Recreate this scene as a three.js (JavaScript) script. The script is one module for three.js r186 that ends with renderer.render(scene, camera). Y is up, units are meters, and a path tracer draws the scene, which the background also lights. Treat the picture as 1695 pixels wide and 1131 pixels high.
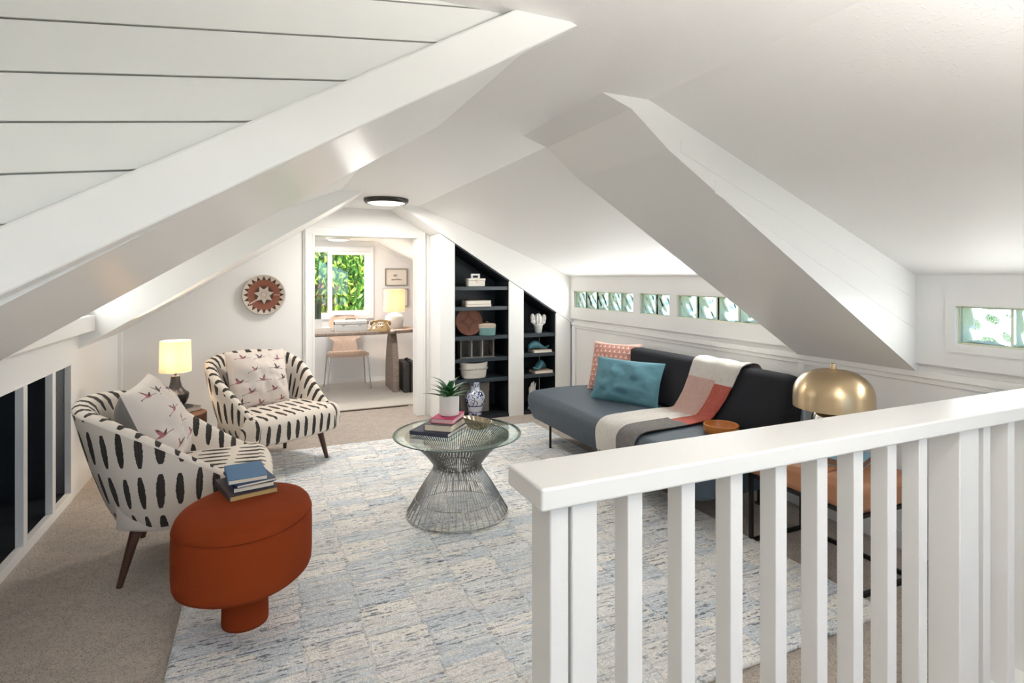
import * as THREE from 'three';
import { RoundedBoxGeometry } from 'three/addons/geometries/RoundedBoxGeometry.js';
import { mergeGeometries, toCreasedNormals } from 'three/addons/utils/BufferGeometryUtils.js';
import { Sky } from 'three/addons/objects/Sky.js';
import { RectAreaLightUniformsLib } from 'three/addons/lights/RectAreaLightUniformsLib.js';

// ------------------------------------------------------------------ camera, sky, sun, large lights, exposure
const scene = new THREE.Scene();
const EYE = 1.35, YAW = 24.04 * Math.PI / 180, FPX = 925, W = 1695, H = 1131, HORIZON = 461;
const camera = new THREE.PerspectiveCamera(2 * Math.atan(H / 2 / FPX) * 180 / Math.PI, W / H, 0.05, 300);
camera.setViewOffset(W, H, 0, H / 2 - HORIZON, W, H);          // level camera, lens shifted down
camera.position.set(0, EYE, 0);
camera.lookAt(Math.sin(YAW), EYE, -Math.cos(YAW));
const renderer = new THREE.WebGLRenderer({ antialias: true });
renderer.toneMapping = THREE.LinearToneMapping;
renderer.toneMappingExposure = 1.29;
renderer.shadowMap.enabled = true;
renderer.shadowMap.type = THREE.PCFSoftShadowMap;
RectAreaLightUniformsLib.init();

const sunDir = new THREE.Vector3(0.34, 0.86, 0.30).normalize();
const sky = new Sky();
sky.name = 'sky'; sky.scale.setScalar(250);
sky.material.uniforms.turbidity.value = 7; sky.material.uniforms.rayleigh.value = 0.8;
sky.material.uniforms.mieCoefficient.value = 0.004; sky.material.uniforms.mieDirectionalG.value = 0.75;
sky.material.uniforms.sunPosition.value.copy(sunDir).multiplyScalar(100);
scene.add(sky);
scene.environmentIntensity = 0.42; scene.backgroundIntensity = 0.42;
const sun = new THREE.DirectionalLight(new THREE.Color(1, 0.95, 0.86), 9);
sun.position.copy(sunDir).multiplyScalar(30).add(new THREE.Vector3(1, 0, -6)); sun.target.position.set(1, 0, -6);
sun.castShadow = true; Object.assign(sun.shadow.camera, { left: -14, right: 14, top: 14, bottom: -14, near: 1, far: 70 });
sun.shadow.mapSize.set(2048, 2048); sun.name = 'sun';
scene.add(sun, sun.target);
// area light at an unseen window behind the camera, lighting the near faces
const unseenRearLight = new THREE.RectAreaLight(new THREE.Color(1.0, 0.94, 0.86), 0.35, 2.7, 1.35);
unseenRearLight.position.set(1.0, 1.2, 2.53); unseenRearLight.lookAt(1.0, 1.15, -3); unseenRearLight.name = 'unseen_rear_window_light';
scene.add(unseenRearLight);
// added fill for the study, set at a side window made for it
const addedStudyLight = new THREE.RectAreaLight(new THREE.Color(1.0, 0.97, 0.93), 3.4, 1.1, 0.8);
addedStudyLight.position.set(-0.70, 1.25, -6.45); addedStudyLight.lookAt(3, 0.9, -6.6); addedStudyLight.name = 'added_study_side_light';
scene.add(addedStudyLight);

// daylight scattered into the room by the rows of glass blocks
for (const [x, y, z, len, power] of [[2.875, 1.138, -4.44, 0.98, 9], [2.875, 1.138, -3.66, 0.37, 13], [2.875, 1.138, -2.90, 0.96, 15], [2.875, 1.138, -1.10, 0.80, 6.5], [-0.995, 1.214, -3.45, 1.65, 4.6]]) {
  const l = new THREE.RectAreaLight(new THREE.Color(0.98, 1.0, 0.97), power, len, 0.16);
  l.position.set(x, y, z); l.lookAt(1, y, z); l.name = 'glass_block_daylight'; scene.add(l);
}

// ------------------------------------------------------------------ helpers
let seedState = 7;
const rnd = () => { seedState = (seedState + 0x6d2b79f5) | 0; let t = Math.imul(seedState ^ (seedState >>> 15), 1 | seedState); t = (t + Math.imul(t ^ (t >>> 7), 61 | t)) ^ t; return ((t ^ (t >>> 14)) >>> 0) / 4294967296; };
const rr = (a, b) => a + (b - a) * rnd();
const V = (x, y, z) => new THREE.Vector3(x, y, z);
const clamp = (x, a = 0, b = 1) => Math.min(b, Math.max(a, x));
const sstep = (a, b, x) => { const t = clamp((x - a) / (b - a)); return t * t * (3 - 2 * t); };
const lerp = (a, b, t) => a + (b - a) * t;
const used = new Map();
const numbered = (n) => { const k = used.get(n) ?? 0; used.set(n, k + 1); return k ? `${n}_${String(k).padStart(3, '0')}` : n; };
function shade(o) { o.traverse((m) => { if (m.isMesh) { m.castShadow = true; m.receiveShadow = true; } }); return o; }
function tag(o, label, category, group, kind) { Object.assign(o.userData, label && { label }, category && { category }, group && { group }, kind && { kind }); return o; }
function thing(name, label, category, pos = [0, 0, 0], turn = 0, group) {
  const o = new THREE.Group(); o.name = numbered(name); o.position.set(...pos); o.rotation.y = turn; scene.add(o);
  return tag(o, label, category, group);
}
const flat = (g) => { const n = g.index ? g.toNonIndexed() : g; for (const k of Object.keys(n.attributes)) if (!['position', 'normal', 'uv'].includes(k)) n.deleteAttribute(k); if (!n.attributes.uv) n.setAttribute('uv', new THREE.BufferAttribute(new Float32Array(n.attributes.position.count * 2), 2)); return n; };
const merge = (gs) => (Array.isArray(gs) ? (gs.length === 1 ? gs[0] : mergeGeometries(gs.map(flat))) : gs);
function mesh(name, gs, m, parent = scene) {
  const o = new THREE.Mesh(merge(gs), m); o.name = parent === scene ? numbered(name) : name; o.castShadow = o.receiveShadow = true; parent.add(o); return o;
}
const struct = (name, gs, m, parent = scene) => { const o = mesh(name, gs, m, parent); if (parent === scene) o.userData.kind = 'structure'; return o; };
function single(name, gs, m, label, category, pos, turn = 0, group) { const o = mesh(name, gs, m); o.position.set(...pos); o.rotation.y = turn; return tag(o, label, category, group); }
function boxUV(g) {   // uv in metres, from the dominant axis of every triangle
  const n = g.index ? g.toNonIndexed() : g, p = n.attributes.position, uv = new Float32Array(p.count * 2), a = V(), b = V(), c = V();
  for (let i = 0; i < p.count; i += 3) {
    a.fromBufferAttribute(p, i); b.fromBufferAttribute(p, i + 1); c.fromBufferAttribute(p, i + 2);
    const q = b.clone().sub(a).cross(c.clone().sub(a)), x = Math.abs(q.x), y = Math.abs(q.y), z = Math.abs(q.z);
    [a, b, c].forEach((v, k) => { const [s, t] = y >= x && y >= z ? [v.x, v.z] : x >= z ? [v.z, v.y] : [v.x, v.y]; uv[(i + k) * 2] = s; uv[(i + k) * 2 + 1] = t; });
  }
  n.setAttribute('uv', new THREE.BufferAttribute(uv, 2)); return n;
}
function box(w, h, d, x = 0, y = 0, z = 0, r = 0) {
  const g = r ? new RoundedBoxGeometry(w, h, d, 2, Math.min(r, w / 2.01, h / 2.01, d / 2.01)) : new THREE.BoxGeometry(w, h, d);
  g.translate(x, y, z); return boxUV(g);
}
const span = (x0, x1, y0, y1, z0, z1, r = 0) => box(Math.abs(x1 - x0), Math.abs(y1 - y0), Math.abs(z1 - z0), (x0 + x1) / 2, (y0 + y1) / 2, (z0 + z1) / 2, r);
function prism(pts, z0, z1, holes = [], bevel = 0) {   // polygon in x,y pushed from z0 to z1
  const s = new THREE.Shape(pts.map(([x, y]) => new THREE.Vector2(x, y)));
  for (const h of holes) s.holes.push(new THREE.Path(h.map(([x, y]) => new THREE.Vector2(x, y))));
  const g = new THREE.ExtrudeGeometry(s, { depth: Math.abs(z1 - z0) - 2 * bevel, bevelEnabled: bevel > 0, bevelThickness: bevel, bevelSize: bevel, bevelOffset: -bevel, bevelSegments: 2, curveSegments: 12 });
  g.translate(0, 0, Math.min(z0, z1) + bevel); return boxUV(g);
}
const prismX = (pts, x0, x1, holes) => boxUV(prism(pts.map(([z, y]) => [-z, y]), x0, x1, (holes ?? []).map((h) => h.map(([z, y]) => [-z, y]))).rotateY(Math.PI / 2).translate(0, 0, 0));
const rect = (x0, x1, y0, y1) => [[x0, y0], [x1, y0], [x1, y1], [x0, y1]];
function lathe(pts, seg = 48) { return new THREE.LatheGeometry(pts.map(([r, y]) => new THREE.Vector2(Math.max(r, 1e-4), y)), seg); }
function tube(pts, r, seg = 24, rad = 8, closed = false) { return new THREE.TubeGeometry(new THREE.CatmullRomCurve3(pts.map((p) => (p.isVector3 ? p : V(...p))), closed, 'catmullrom', 0.5), seg, r, rad, closed); }
function rod(a, b, r, rad = 10, r2 = r) {
  const A = V(...a), B = V(...b), d = B.clone().sub(A), g = new THREE.CylinderGeometry(r2, r, d.length(), rad);
  g.applyQuaternion(new THREE.Quaternion().setFromUnitVectors(V(0, 1, 0), d.clone().normalize())).translate(...A.add(B).multiplyScalar(0.5).toArray()); return g;
}
// rings of equal length joined to a skin; closed: every ring is a loop
function loft(rings, { closed = true, capA = false, capB = false, uv, capUV } = {}) {
  const nr = rings.length, base = rings[0].length, nc = closed ? base + 1 : base, pos = [], uvs = [], idx = [];
  const at = (i, j) => rings[i][j % base];
  let vlen = 0; const lens = [];
  for (let i = 0; i < nr; i++) {
    if (i) { const a = at(i, Math.floor(base / 4)), b = at(i - 1, Math.floor(base / 4)); vlen += Math.hypot(a[0] - b[0], a[1] - b[1], a[2] - b[2]); }
    let u = 0;
    for (let j = 0; j < nc; j++) {
      const p = at(i, j);
      if (j) { const q = at(i, j - 1); u += Math.hypot(p[0] - q[0], p[1] - q[1], p[2] - q[2]); }
      pos.push(...p); uvs.push(...(uv ? uv(i, j, p, u, vlen) : [u, vlen]));
    }
    lens.push(u);
  }
  for (let i = 0; i < nr - 1; i++) for (let j = 0; j < nc - 1; j++) { const a = i * nc + j, b = a + 1, c = a + nc, d = c + 1; idx.push(a, b, c, b, d, c); }
  for (const [on, i, flip] of [[capA, 0, true], [capB, nr - 1, false]]) if (on) {
    const c = [0, 0, 0]; for (let j = 0; j < base; j++) for (let k = 0; k < 3; k++) c[k] += rings[i][j][k] / base;
    const ci = pos.length / 3; pos.push(...c); uvs.push(...(capUV ?? [uvs[i * nc * 2], uvs[i * nc * 2 + 1]]));
    if (capUV) for (let j = 0; j < nc; j++) { pos.push(...at(i, j)); uvs.push(...capUV); }
    for (let j = 0; j < nc - 1; j++) { const a = capUV ? ci + 1 + j : i * nc + j, b = a + 1; flip ? idx.push(ci, b, a) : idx.push(ci, a, b); }
  }
  const g = new THREE.BufferGeometry();
  g.setAttribute('position', new THREE.Float32BufferAttribute(pos, 3)); g.setAttribute('uv', new THREE.Float32BufferAttribute(uvs, 2)); g.setIndex(idx);
  g.computeVertexNormals();
  if (closed) { const n = g.attributes.normal; for (let i = 0; i < nr; i++) { const a = i * nc, b = a + nc - 1, v = V(n.getX(a) + n.getX(b), n.getY(a) + n.getY(b), n.getZ(a) + n.getZ(b)).normalize(); n.setXYZ(a, v.x, v.y, v.z); n.setXYZ(b, v.x, v.y, v.z); } }
  return g;
}
const ringOval = (a, b, y, n = 40, e = 2, turn = 0, cx = 0, cz = 0) => Array.from({ length: n }, (_, k) => { const t = -k / n * 2 * Math.PI, c = Math.cos(t), s = Math.sin(t), x = a * Math.sign(c) * Math.abs(c) ** (2 / e), z = b * Math.sign(s) * Math.abs(s) ** (2 / e); return [cx + x * Math.cos(turn) + z * Math.sin(turn), y, cz - x * Math.sin(turn) + z * Math.cos(turn)]; });

// noise
const hash = (x, y, s = 0) => { let h = Math.imul(x | 0, 374761393) ^ Math.imul(y | 0, 668265263) ^ Math.imul(s | 0, 2147483647 - 77); h = Math.imul(h ^ (h >>> 13), 1274126177); return ((h ^ (h >>> 16)) >>> 0) / 4294967296; };
function vnoise(x, y, s = 0, px = 0, py = 0) {
  const x0 = Math.floor(x), y0 = Math.floor(y), fx = x - x0, fy = y - y0, u = fx * fx * (3 - 2 * fx), v = fy * fy * (3 - 2 * fy), m = (a, n) => (n ? ((a % n) + n) % n : a);
  const h = (a, b) => hash(m(x0 + a, px), m(y0 + b, py), s);
  return lerp(lerp(h(0, 0), h(1, 0), u), lerp(h(0, 1), h(1, 1), u), v);
}
function dataTex(w, h, fn, srgb = true) {
  const d = new Uint8Array(w * h * 4);
  for (let y = 0; y < h; y++) for (let x = 0; x < w; x++) { const c = fn(x, y), i = (y * w + x) * 4; if (typeof c === 'number') d[i] = d[i + 1] = d[i + 2] = clamp(c) * 255; else { d[i] = clamp(c[0]) * 255; d[i + 1] = clamp(c[1]) * 255; d[i + 2] = clamp(c[2]) * 255; } d[i + 3] = 255; }
  const t = new THREE.DataTexture(d, w, h); t.wrapS = t.wrapT = THREE.RepeatWrapping; t.magFilter = THREE.LinearFilter; t.minFilter = THREE.LinearMipmapLinearFilter; t.generateMipmaps = true;
  if (srgb) t.colorSpace = THREE.SRGBColorSpace; t.needsUpdate = true; return t;
}
function canvasTex(w, h, draw, repeat = true) {
  const c = document.createElement('canvas'); c.width = w; c.height = h; draw(c.getContext('2d'), w, h);
  const t = new THREE.CanvasTexture(c); t.colorSpace = THREE.SRGBColorSpace; if (repeat) t.wrapS = t.wrapT = THREE.RepeatWrapping; return t;
}
const rep = (t, u, v) => { const c = t.clone(); c.repeat.set(u, v); c.needsUpdate = true; return c; };
const std = (color, roughness = 0.6, o = {}) => new THREE.MeshStandardMaterial({ color, roughness, ...o });
const phys = (color, roughness = 0.6, o = {}) => new THREE.MeshPhysicalMaterial({ color, roughness, ...o });
const lin = (r, g, b) => new THREE.Color().setRGB(r, g, b);

// ------------------------------------------------------------------ shared materials
const plasterBump = dataTex(512, 512, (x, y) => { const n = vnoise(x / 9, y / 9, 3, 57, 57), k = vnoise(x / 4, y / 4, 4, 128, 128), f = vnoise(x / 64, y / 64, 5, 8, 8); return 0.5 + (n > 0.72 ? (n - 0.72) * 1.6 : 0) + (k - 0.5) * 0.12 + (f - 0.5) * 0.3; }, false);
const brushBump = dataTex(512, 512, (x, y) => 0.5 + (vnoise(x / 40, y / 5, 8, 13, 103) - 0.5) * 0.4 + (vnoise(x / 80, y / 80, 9, 7, 7) - 0.5) * 0.5, false);
const fineBump = dataTex(256, 256, (x, y) => 0.5 + (hash(x, y, 2) - 0.5) * 0.5 + (vnoise(x / 4, y / 4, 6, 64, 64) - 0.5) * 0.5, false);
const PAINT = lin(0.86, 0.845, 0.82);
const M = {
  rail: std(lin(0.81, 0.80, 0.775), 0.36, { bumpMap: rep(brushBump, 1.6, 1.6), bumpScale: 0.0003 }),
  wall: std(PAINT, 0.62, { bumpMap: rep(brushBump, 1.1, 1.1), bumpScale: 0.0004 }),
  plaster: std(lin(0.915, 0.90, 0.88), 0.55, { bumpMap: rep(plasterBump, 2.8, 2.8), bumpScale: 0.0008 }),
  trim: std(lin(0.87, 0.855, 0.825), 0.32, { bumpMap: rep(brushBump, 1.6, 1.6), bumpScale: 0.0003 }),
  plank: std(lin(0.81, 0.80, 0.765), 0.4, { bumpMap: rep(brushBump, 1.3, 1.3), bumpScale: 0.0010 }),
  studyWall: std(lin(0.86, 0.85, 0.83), 0.6),
  dark: std(lin(0.012, 0.016, 0.022), 0.5),
  darkShelf: std(lin(0.030, 0.042, 0.052), 0.35),
  blackMetal: std(lin(0.018, 0.016, 0.015), 0.38, { metalness: 0.6 }),
  chrome: std(lin(0.62, 0.62, 0.61), 0.16, { metalness: 1 }),
  steel: std(lin(0.36, 0.355, 0.345), 0.27, { metalness: 1 }),
  paper: std(lin(0.78, 0.68, 0.54), 0.85, { bumpMap: rep(fineBump, 3, 3), bumpScale: 0.001 }),
  paperWhite: std(lin(0.80, 0.74, 0.66), 0.85),
  white: std(lin(0.82, 0.80, 0.77), 0.4),
  ceramic: phys(lin(0.80, 0.77, 0.73), 0.35),
  glassPane: phys(0xffffff, 0.0, { transmission: 1, thickness: 0, ior: 1.5 }),
};
const woodTex = (seed, dark, light, ring = 14) => dataTex(512, 512, (x, y) => {
  const n = vnoise(x / 128, y / 24, seed, 4, 0) * ring + vnoise(x / 60, y / 6, seed + 1, 0, 0) * 1.4, s = 0.5 + 0.5 * Math.sin(n * 3.1), f = vnoise(x / 30, y / 1.6, seed + 2), k = clamp(s * 0.55 + f * 0.5);
  return [0, 1, 2].map((c) => lerp(dark[c], light[c], k));
});
M.walnut = std(0xffffff, 0.42, { map: rep(woodTex(21, [0.20, 0.11, 0.075], [0.36, 0.215, 0.15]), 2, 2) });
M.stump = std(0xffffff, 0.7, { map: rep(woodTex(31, [0.31, 0.20, 0.15], [0.52, 0.37, 0.29]), 3, 3), bumpMap: rep(fineBump, 3, 3), bumpScale: 0.002 });
M.desk = std(0xffffff, 0.5, { map: rep(woodTex(41, [0.50, 0.44, 0.40], [0.64, 0.575, 0.53], 8), 1.2, 1.2) });
M.plywood = std(0xffffff, 0.45, { map: rep(woodTex(51, [0.84, 0.73, 0.65], [0.90, 0.81, 0.73], 6), 2, 2) });
M.acacia = phys(0xffffff, 0.32, { map: rep(woodTex(61, [0.62, 0.35, 0.12], [0.80, 0.52, 0.24]), 6, 6), clearcoat: 0.3 });
const coverCloth = (c, r = 0.62) => std(c, r, { bumpMap: rep(fineBump, 8, 8), bumpScale: 0.0008 });

// ------------------------------------------------------------------ the setting
const WX0 = -1.06, WX1 = 2.89, FLATY = 2.01, DOORZ = -5.4, EAVE = 1.365, PITCH = 0.405, BEAM0 = 0.905, BSLOPE = 0.622;
const beamR = (x) => BEAM0 + BSLOPE * (WX1 - x), beamL = (x) => BEAM0 + BSLOPE * (x - WX0);
// floor: looped wool carpet
const carpetTex = dataTex(768, 768, (x, y) => {
  const a = vnoise(x / 5, y / 9, 71, 0, 0), b = vnoise(x / 9, y / 4.5, 72, 0, 0), c = hash(x, y, 73), l = vnoise(x / 90, y / 90, 74, 0, 0);
  const gap = Math.min(a, b) < 0.2 ? 0.86 : 1, k = (0.84 + 0.20 * (a * 0.5 + b * 0.5) + (c - 0.5) * 0.14 + (l - 0.5) * 0.06) * gap;
  return [0.745 * k, 0.70 * k, 0.655 * k];
});
const carpetBump = dataTex(768, 768, (x, y) => { const a = vnoise(x / 5, y / 9, 71), b = vnoise(x / 9, y / 4.5, 72); return Math.min(a, b) < 0.2 ? 0.2 : 0.4 + 0.5 * a * b; }, false);
M.carpet = std(0xffffff, 0.95, { map: rep(carpetTex, 2.5, 2.5), bumpMap: rep(carpetBump, 2.5, 2.5), bumpScale: 0.003 });
struct('floor', [span(-1.5, 3.4, -0.15, 0, -7.6, 2.8)], M.carpet);

// ceiling of the room: a flat strip between two shallow slopes
{
  const roof = (z0, z1) => prism([[WX0 - 0.3, EAVE - 0.3 * PITCH], [0.53, FLATY], [1.30, FLATY], [WX1 + 0.3, EAVE - 0.3 * PITCH], [WX1 + 0.3, EAVE + 0.05], [1.33, FLATY + 0.16], [0.5, FLATY + 0.16], [WX0 - 0.3, EAVE + 0.05]], z0, z1);
  struct('ceiling', [roof(-5.52, -1.30), prism([[WX0 - 0.3, FLATY], [1.30, FLATY], [WX1 + 0.3, EAVE - 0.3 * PITCH], [WX1 + 0.3, EAVE + 0.05], [1.33, FLATY + 0.16], [WX0 - 0.3, FLATY + 0.16]], -1.30, 3.6)], M.plaster);  // near end runs past the rear wall, an added overhang keeping sun out
}
// boxed rafters (they cross the room as shallow A frames)
{
  const left = [[WX0 - 0.1, beamL(WX0 - 0.1)], [0.70, FLATY + 0.003], [0.53, FLATY + 0.06], [WX0 - 0.1, EAVE + 0.03]];
  const right = [[WX1 + 0.1, beamR(WX1 + 0.1)], [WX1 + 0.1, EAVE + 0.01], [1.30, FLATY + 0.06], [1.115, FLATY + 0.003]];
  const kinked = [[WX1 + 0.1, beamR(WX1 + 0.1)], [WX1 + 0.1, EAVE + 0.01], [1.36, FLATY + 0.06], [1.09, FLATY + 0.003], [1.224, 1.967], [1.392, 1.834]];
  const bl = struct('beam_1', [prism(left, -2.34, -1.30)], M.trim);
  const f0 = -0.70, f1 = 0.745, yb = (x) => 1.3195 + 0.590 * (x + 0.417), yt = (x) => 1.442 + 0.58 * (x + 0.417);
  mesh('rafter_face', [prism([[f0, yb(f0)], [f1, yb(f1)], [0.625, yt(0.625)], [f0, yt(f0)]], -1.30, -1.25, [], 0.006)], M.trim, bl);
  struct('beam_2', [prism(kinked, -2.34, -1.678)], M.trim);
  // two thin board joints on the near face of the right rafter box
  const b2 = scene.getObjectByName('beam_2');
  for (const [x0, y0, x1, y1] of [[1.62, 1.735, 2.885, 1.155], [1.45, 1.88, 2.885, 1.30]]) mesh('board_edge', [prism([[x0, y0], [x1, y1], [x1, y1 - 0.05], [x0, y0 - 0.05]], -1.679, -1.6765, [], 0.0008)], M.trim, b2);
  struct('beam_3', [prism(left, DOORZ, -4.33)], M.trim);
  struct('beam_4', [prism(right, DOORZ, -5.0)], M.trim);
}
// boarded end wall above the first left rafter
{
  const w = struct('wall_left_upper', [prism([[WX0 - 0.1, 1.2], [0.62, FLATY - 0.02], [0.62, FLATY + 0.05], [WX0 - 0.1, FLATY + 0.05]], -1.36, -1.302)], std(lin(0.03, 0.03, 0.028), 0.9));
  const t = Math.tan(6.6 * Math.PI / 180);
  // board joints at x = -0.427 in the plane z = -1.28
  const joints = [1.445, 1.536, 1.6295, 1.720, 1.816, 1.906, 1.996];
  for (let i = 0; i < joints.length; i++) {
    const lo = joints[i] + 0.0018, hi = (joints[i + 1] ?? joints[i] + 0.09) - 0.0018, y = (b, x) => b + t * (x + 0.427), cut = (b, x) => 1.442 + 0.58 * (x + 0.417) - 0.03;
    const xe = (b) => (b - 0.427 * -t - (1.442 + 0.58 * 0.417) + 0.03 + 0.0) / (0.58 - t);   // where the board meets the rafter
    const e0 = Math.min(0.6, xe(lo)), e1 = Math.min(0.62, xe(hi));
    mesh('plank', [prism([[WX0, y(lo, WX0)], [e0, y(lo, e0)], [e1, y(hi, e1)], [WX0, y(hi, WX0)]], -1.302, -1.283, [], 0.0015)], M.plank, w);
  }
}
// left wall: knee wall with open cubbies, ledge and glass blocks above
struct('wall_left', [
  prismX([[-5.52, 0], [-4.20, 0], [-4.20, 0.83], [-2.2, 0.83], [-2.2, 0], [2.8, 0], [2.8, 1.05], [-5.52, 1.05]], WX0 - 0.08, WX0),
  prismX([[-5.52, 1.02], [-1.0, 1.02], [-1.0, 1.9], [2.8, 1.9], [2.8, 1.02], [2.8, 2.15], [-5.52, 2.15]].slice(0, 0).concat(rect(-5.52, 2.8, 1.02, 2.15)), WX0 - 0.08, WX0 + 0.055, [rect(-4.285, -2.62, 1.128, 1.30)]),
], M.wall);
struct('trim_1', [span(WX0 + 0.05, -0.973, 1.019, 1.119, -4.33, -1.0, 0.006)], M.trim);             // ledge
struct('trim_2', [span(WX0, WX0 + 0.028, 0, 0.93, -5.40, -5.365)], M.trim);                          // corner strip
// right wall
{
  const zs = [[-4.935, -3.940], [-3.848, -3.472], [-3.390, -2.40], [-1.503, -0.70]];
  struct('wall_right', [
    prismX(rect(-5.52, 2.8, 0.94, 1.75), WX1, WX1 + 0.13, zs.map(([a, b]) => rect(a, b, 1.052, 1.224))),
    prismX(rect(-5.52, 2.8, 0, 0.955), WX1 + 0.03, WX1 + 0.13),
  ], M.wall);
  struct('trim_3', [span(WX1 + 0.008, WX1 + 0.04, 0.872, 0.906, -5.0, 2.8, 0.003), span(WX1 + 0.02, WX1 + 0.04, 0.845, 0.872, -5.0, 2.8, 0.002)], M.trim);
  struct('trim_4', [span(WX1 + 0.01, WX1 + 0.035, 0, 0.86, -2.34, -2.30, 0.003), span(WX1 + 0.01, WX1 + 0.035, 0, 0.86, -4.99, -4.93, 0.003)], M.trim);
  struct('baseboard_right', [span(WX1 + 0.012, WX1 + 0.035, 0, 0.09, -5.0, 2.8, 0.003)], M.trim);
  struct('trim_5', [prismX(rect(-1.545, -0.66, 1.012, 1.262), WX1 - 0.008, WX1, [rect(-1.503, -0.70, 1.052, 1.224)])], M.trim);
}
// glass block windows
{
  const glass = phys(lin(1, 1, 1), 0.015, { transmission: 1, thickness: 0.08, ior: 1.32, attenuationColor: lin(0.88, 0.95, 0.88), attenuationDistance: 0.22 });
  const mortar = std(lin(0.70, 0.72, 0.50), 0.6);
  const blockGeo = (w, h, d, seed) => {
    const nx = 14, ny = 12, rings = [];
    const wave = (u, v, s) => { const e = clamp(Math.min(u, 1 - u, v, 1 - v) / 0.12); return 0.55 * e * (0.010 * Math.sin(7.5 * u + 4 * v + s) * Math.cos(5 * v - 3 * u + s * 1.7) + 0.005 * Math.sin(13 * u - 9 * v + s)); };
    const face = (zf, s, sg) => { const g = new THREE.PlaneGeometry(w, h, nx, ny), p = g.attributes.position; for (let i = 0; i < p.count; i++) { const u = p.getX(i) / w + 0.5, v = p.getY(i) / h + 0.5; p.setZ(i, zf + sg * wave(u, v, s)); } if (sg < 0) { const ix = g.index; for (let i = 0; i < ix.count; i += 3) { const a = ix.getX(i); ix.setX(i, ix.getX(i + 1)); ix.setX(i + 1, a); } } g.computeVertexNormals(); return g; };
    const side = [new THREE.PlaneGeometry(d, h, 1, ny).rotateY(Math.PI / 2).translate(w / 2, 0, 0), new THREE.PlaneGeometry(d, h, 1, ny).rotateY(-Math.PI / 2).translate(-w / 2, 0, 0), new THREE.PlaneGeometry(w, d, nx, 1).rotateX(-Math.PI / 2).translate(0, h / 2, 0), new THREE.PlaneGeometry(w, d, nx, 1).rotateX(Math.PI / 2).translate(0, -h / 2, 0)];
    return mergeGeometries([face(d / 2, seed, 1), face(-d / 2, seed + 2.3, -1), ...side].map(flat));
  };
  const variants = [0.4, 2.1, 3.7, 5.2].map((s) => blockGeo(0.184, 0.158, 0.024, s));
  const win = (n, x, z0, z1, y0, y1, count) => {
    const t = 0.007, pitch = (z1 - z0) / count, f = [span(x, x + 0.1, y0, y0 + t, z0, z1), span(x, x + 0.1, y1 - t, y1, z0, z1)];
    for (let k = 0; k <= count; k++) f.push(span(x + 0.004, x + 0.096, y0, y1, clamp(z0 + k * pitch - t / 2, z0, z1 - t), clamp(z0 + k * pitch + t / 2, z0 + t, z1)));
    const w = struct('window_' + n, f, mortar);
    for (let k = 0; k < count; k++) { const b = mesh('glass_block', variants[(k * 3 + n) % 4], glass, w); b.position.set(x + (x < 0 ? 0.078 : 0.022), (y0 + y1) / 2, z0 + (k + 0.5) * pitch); b.rotation.y = Math.PI / 2; b.scale.set((pitch - t) / 0.184, (y1 - y0 - 2 * t) / 0.158, 1); }
  };
  win(1, WX1 + 0.012, -4.935, -3.940, 1.052, 1.224, 5);
  win(2, WX1 + 0.012, -3.848, -3.472, 1.052, 1.224, 2);
  win(3, WX1 + 0.012, -3.390, -2.40, 1.052, 1.224, 5);
  win(4, WX1 + 0.012, -1.503, -0.70, 1.052, 1.224, 4);
  win(5, WX0 - 0.07, -4.285, -2.62, 1.128, 1.30, 8);
}
// wall with the doorway, and its casing
struct('wall_back', [prism([[WX0 - 0.1, 0], [0.42, 0], [0.42, 1.755], [1.39, 1.755], [1.39, 0], [1.52, 0], [1.52, 2.1], [WX0 - 0.1, 2.1]], DOORZ - 0.12, DOORZ)], M.wall);
struct('door_1', [
  span(0.335, 0.42, 0, 1.755, DOORZ, DOORZ + 0.018, 0.003), span(0.350, 0.372, 0, 1.80, DOORZ + 0.012, DOORZ + 0.028, 0.003), span(1.39, 1.462, 0, 1.755, DOORZ, DOORZ + 0.018, 0.003), span(1.445, 1.465, 0, 1.80, DOORZ + 0.012, DOORZ + 0.028, 0.003),
  span(0.335, 1.462, 1.755, 1.82, DOORZ, DOORZ + 0.018, 0.003),
  span(0.412, 0.432, 0, 1.75, DOORZ - 0.14, DOORZ + 0.02, 0.002), span(1.378, 1.398, 0, 1.75, DOORZ - 0.14, DOORZ + 0.02, 0.002), span(0.412, 1.398, 1.743, 1.763, DOORZ - 0.14, DOORZ + 0.02, 0.002),
], M.trim);
struct('trim_6', [span(0.405, 1.405, 0, 0.012, DOORZ - 0.46, DOORZ - 0.44)], std(lin(0.10, 0.07, 0.05), 0.6));
struct('baseboard_back', [span(WX0 + 0.03, 0.335, 0, 0.08, DOORZ, DOORZ + 0.014, 0.003)], M.trim);
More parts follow.
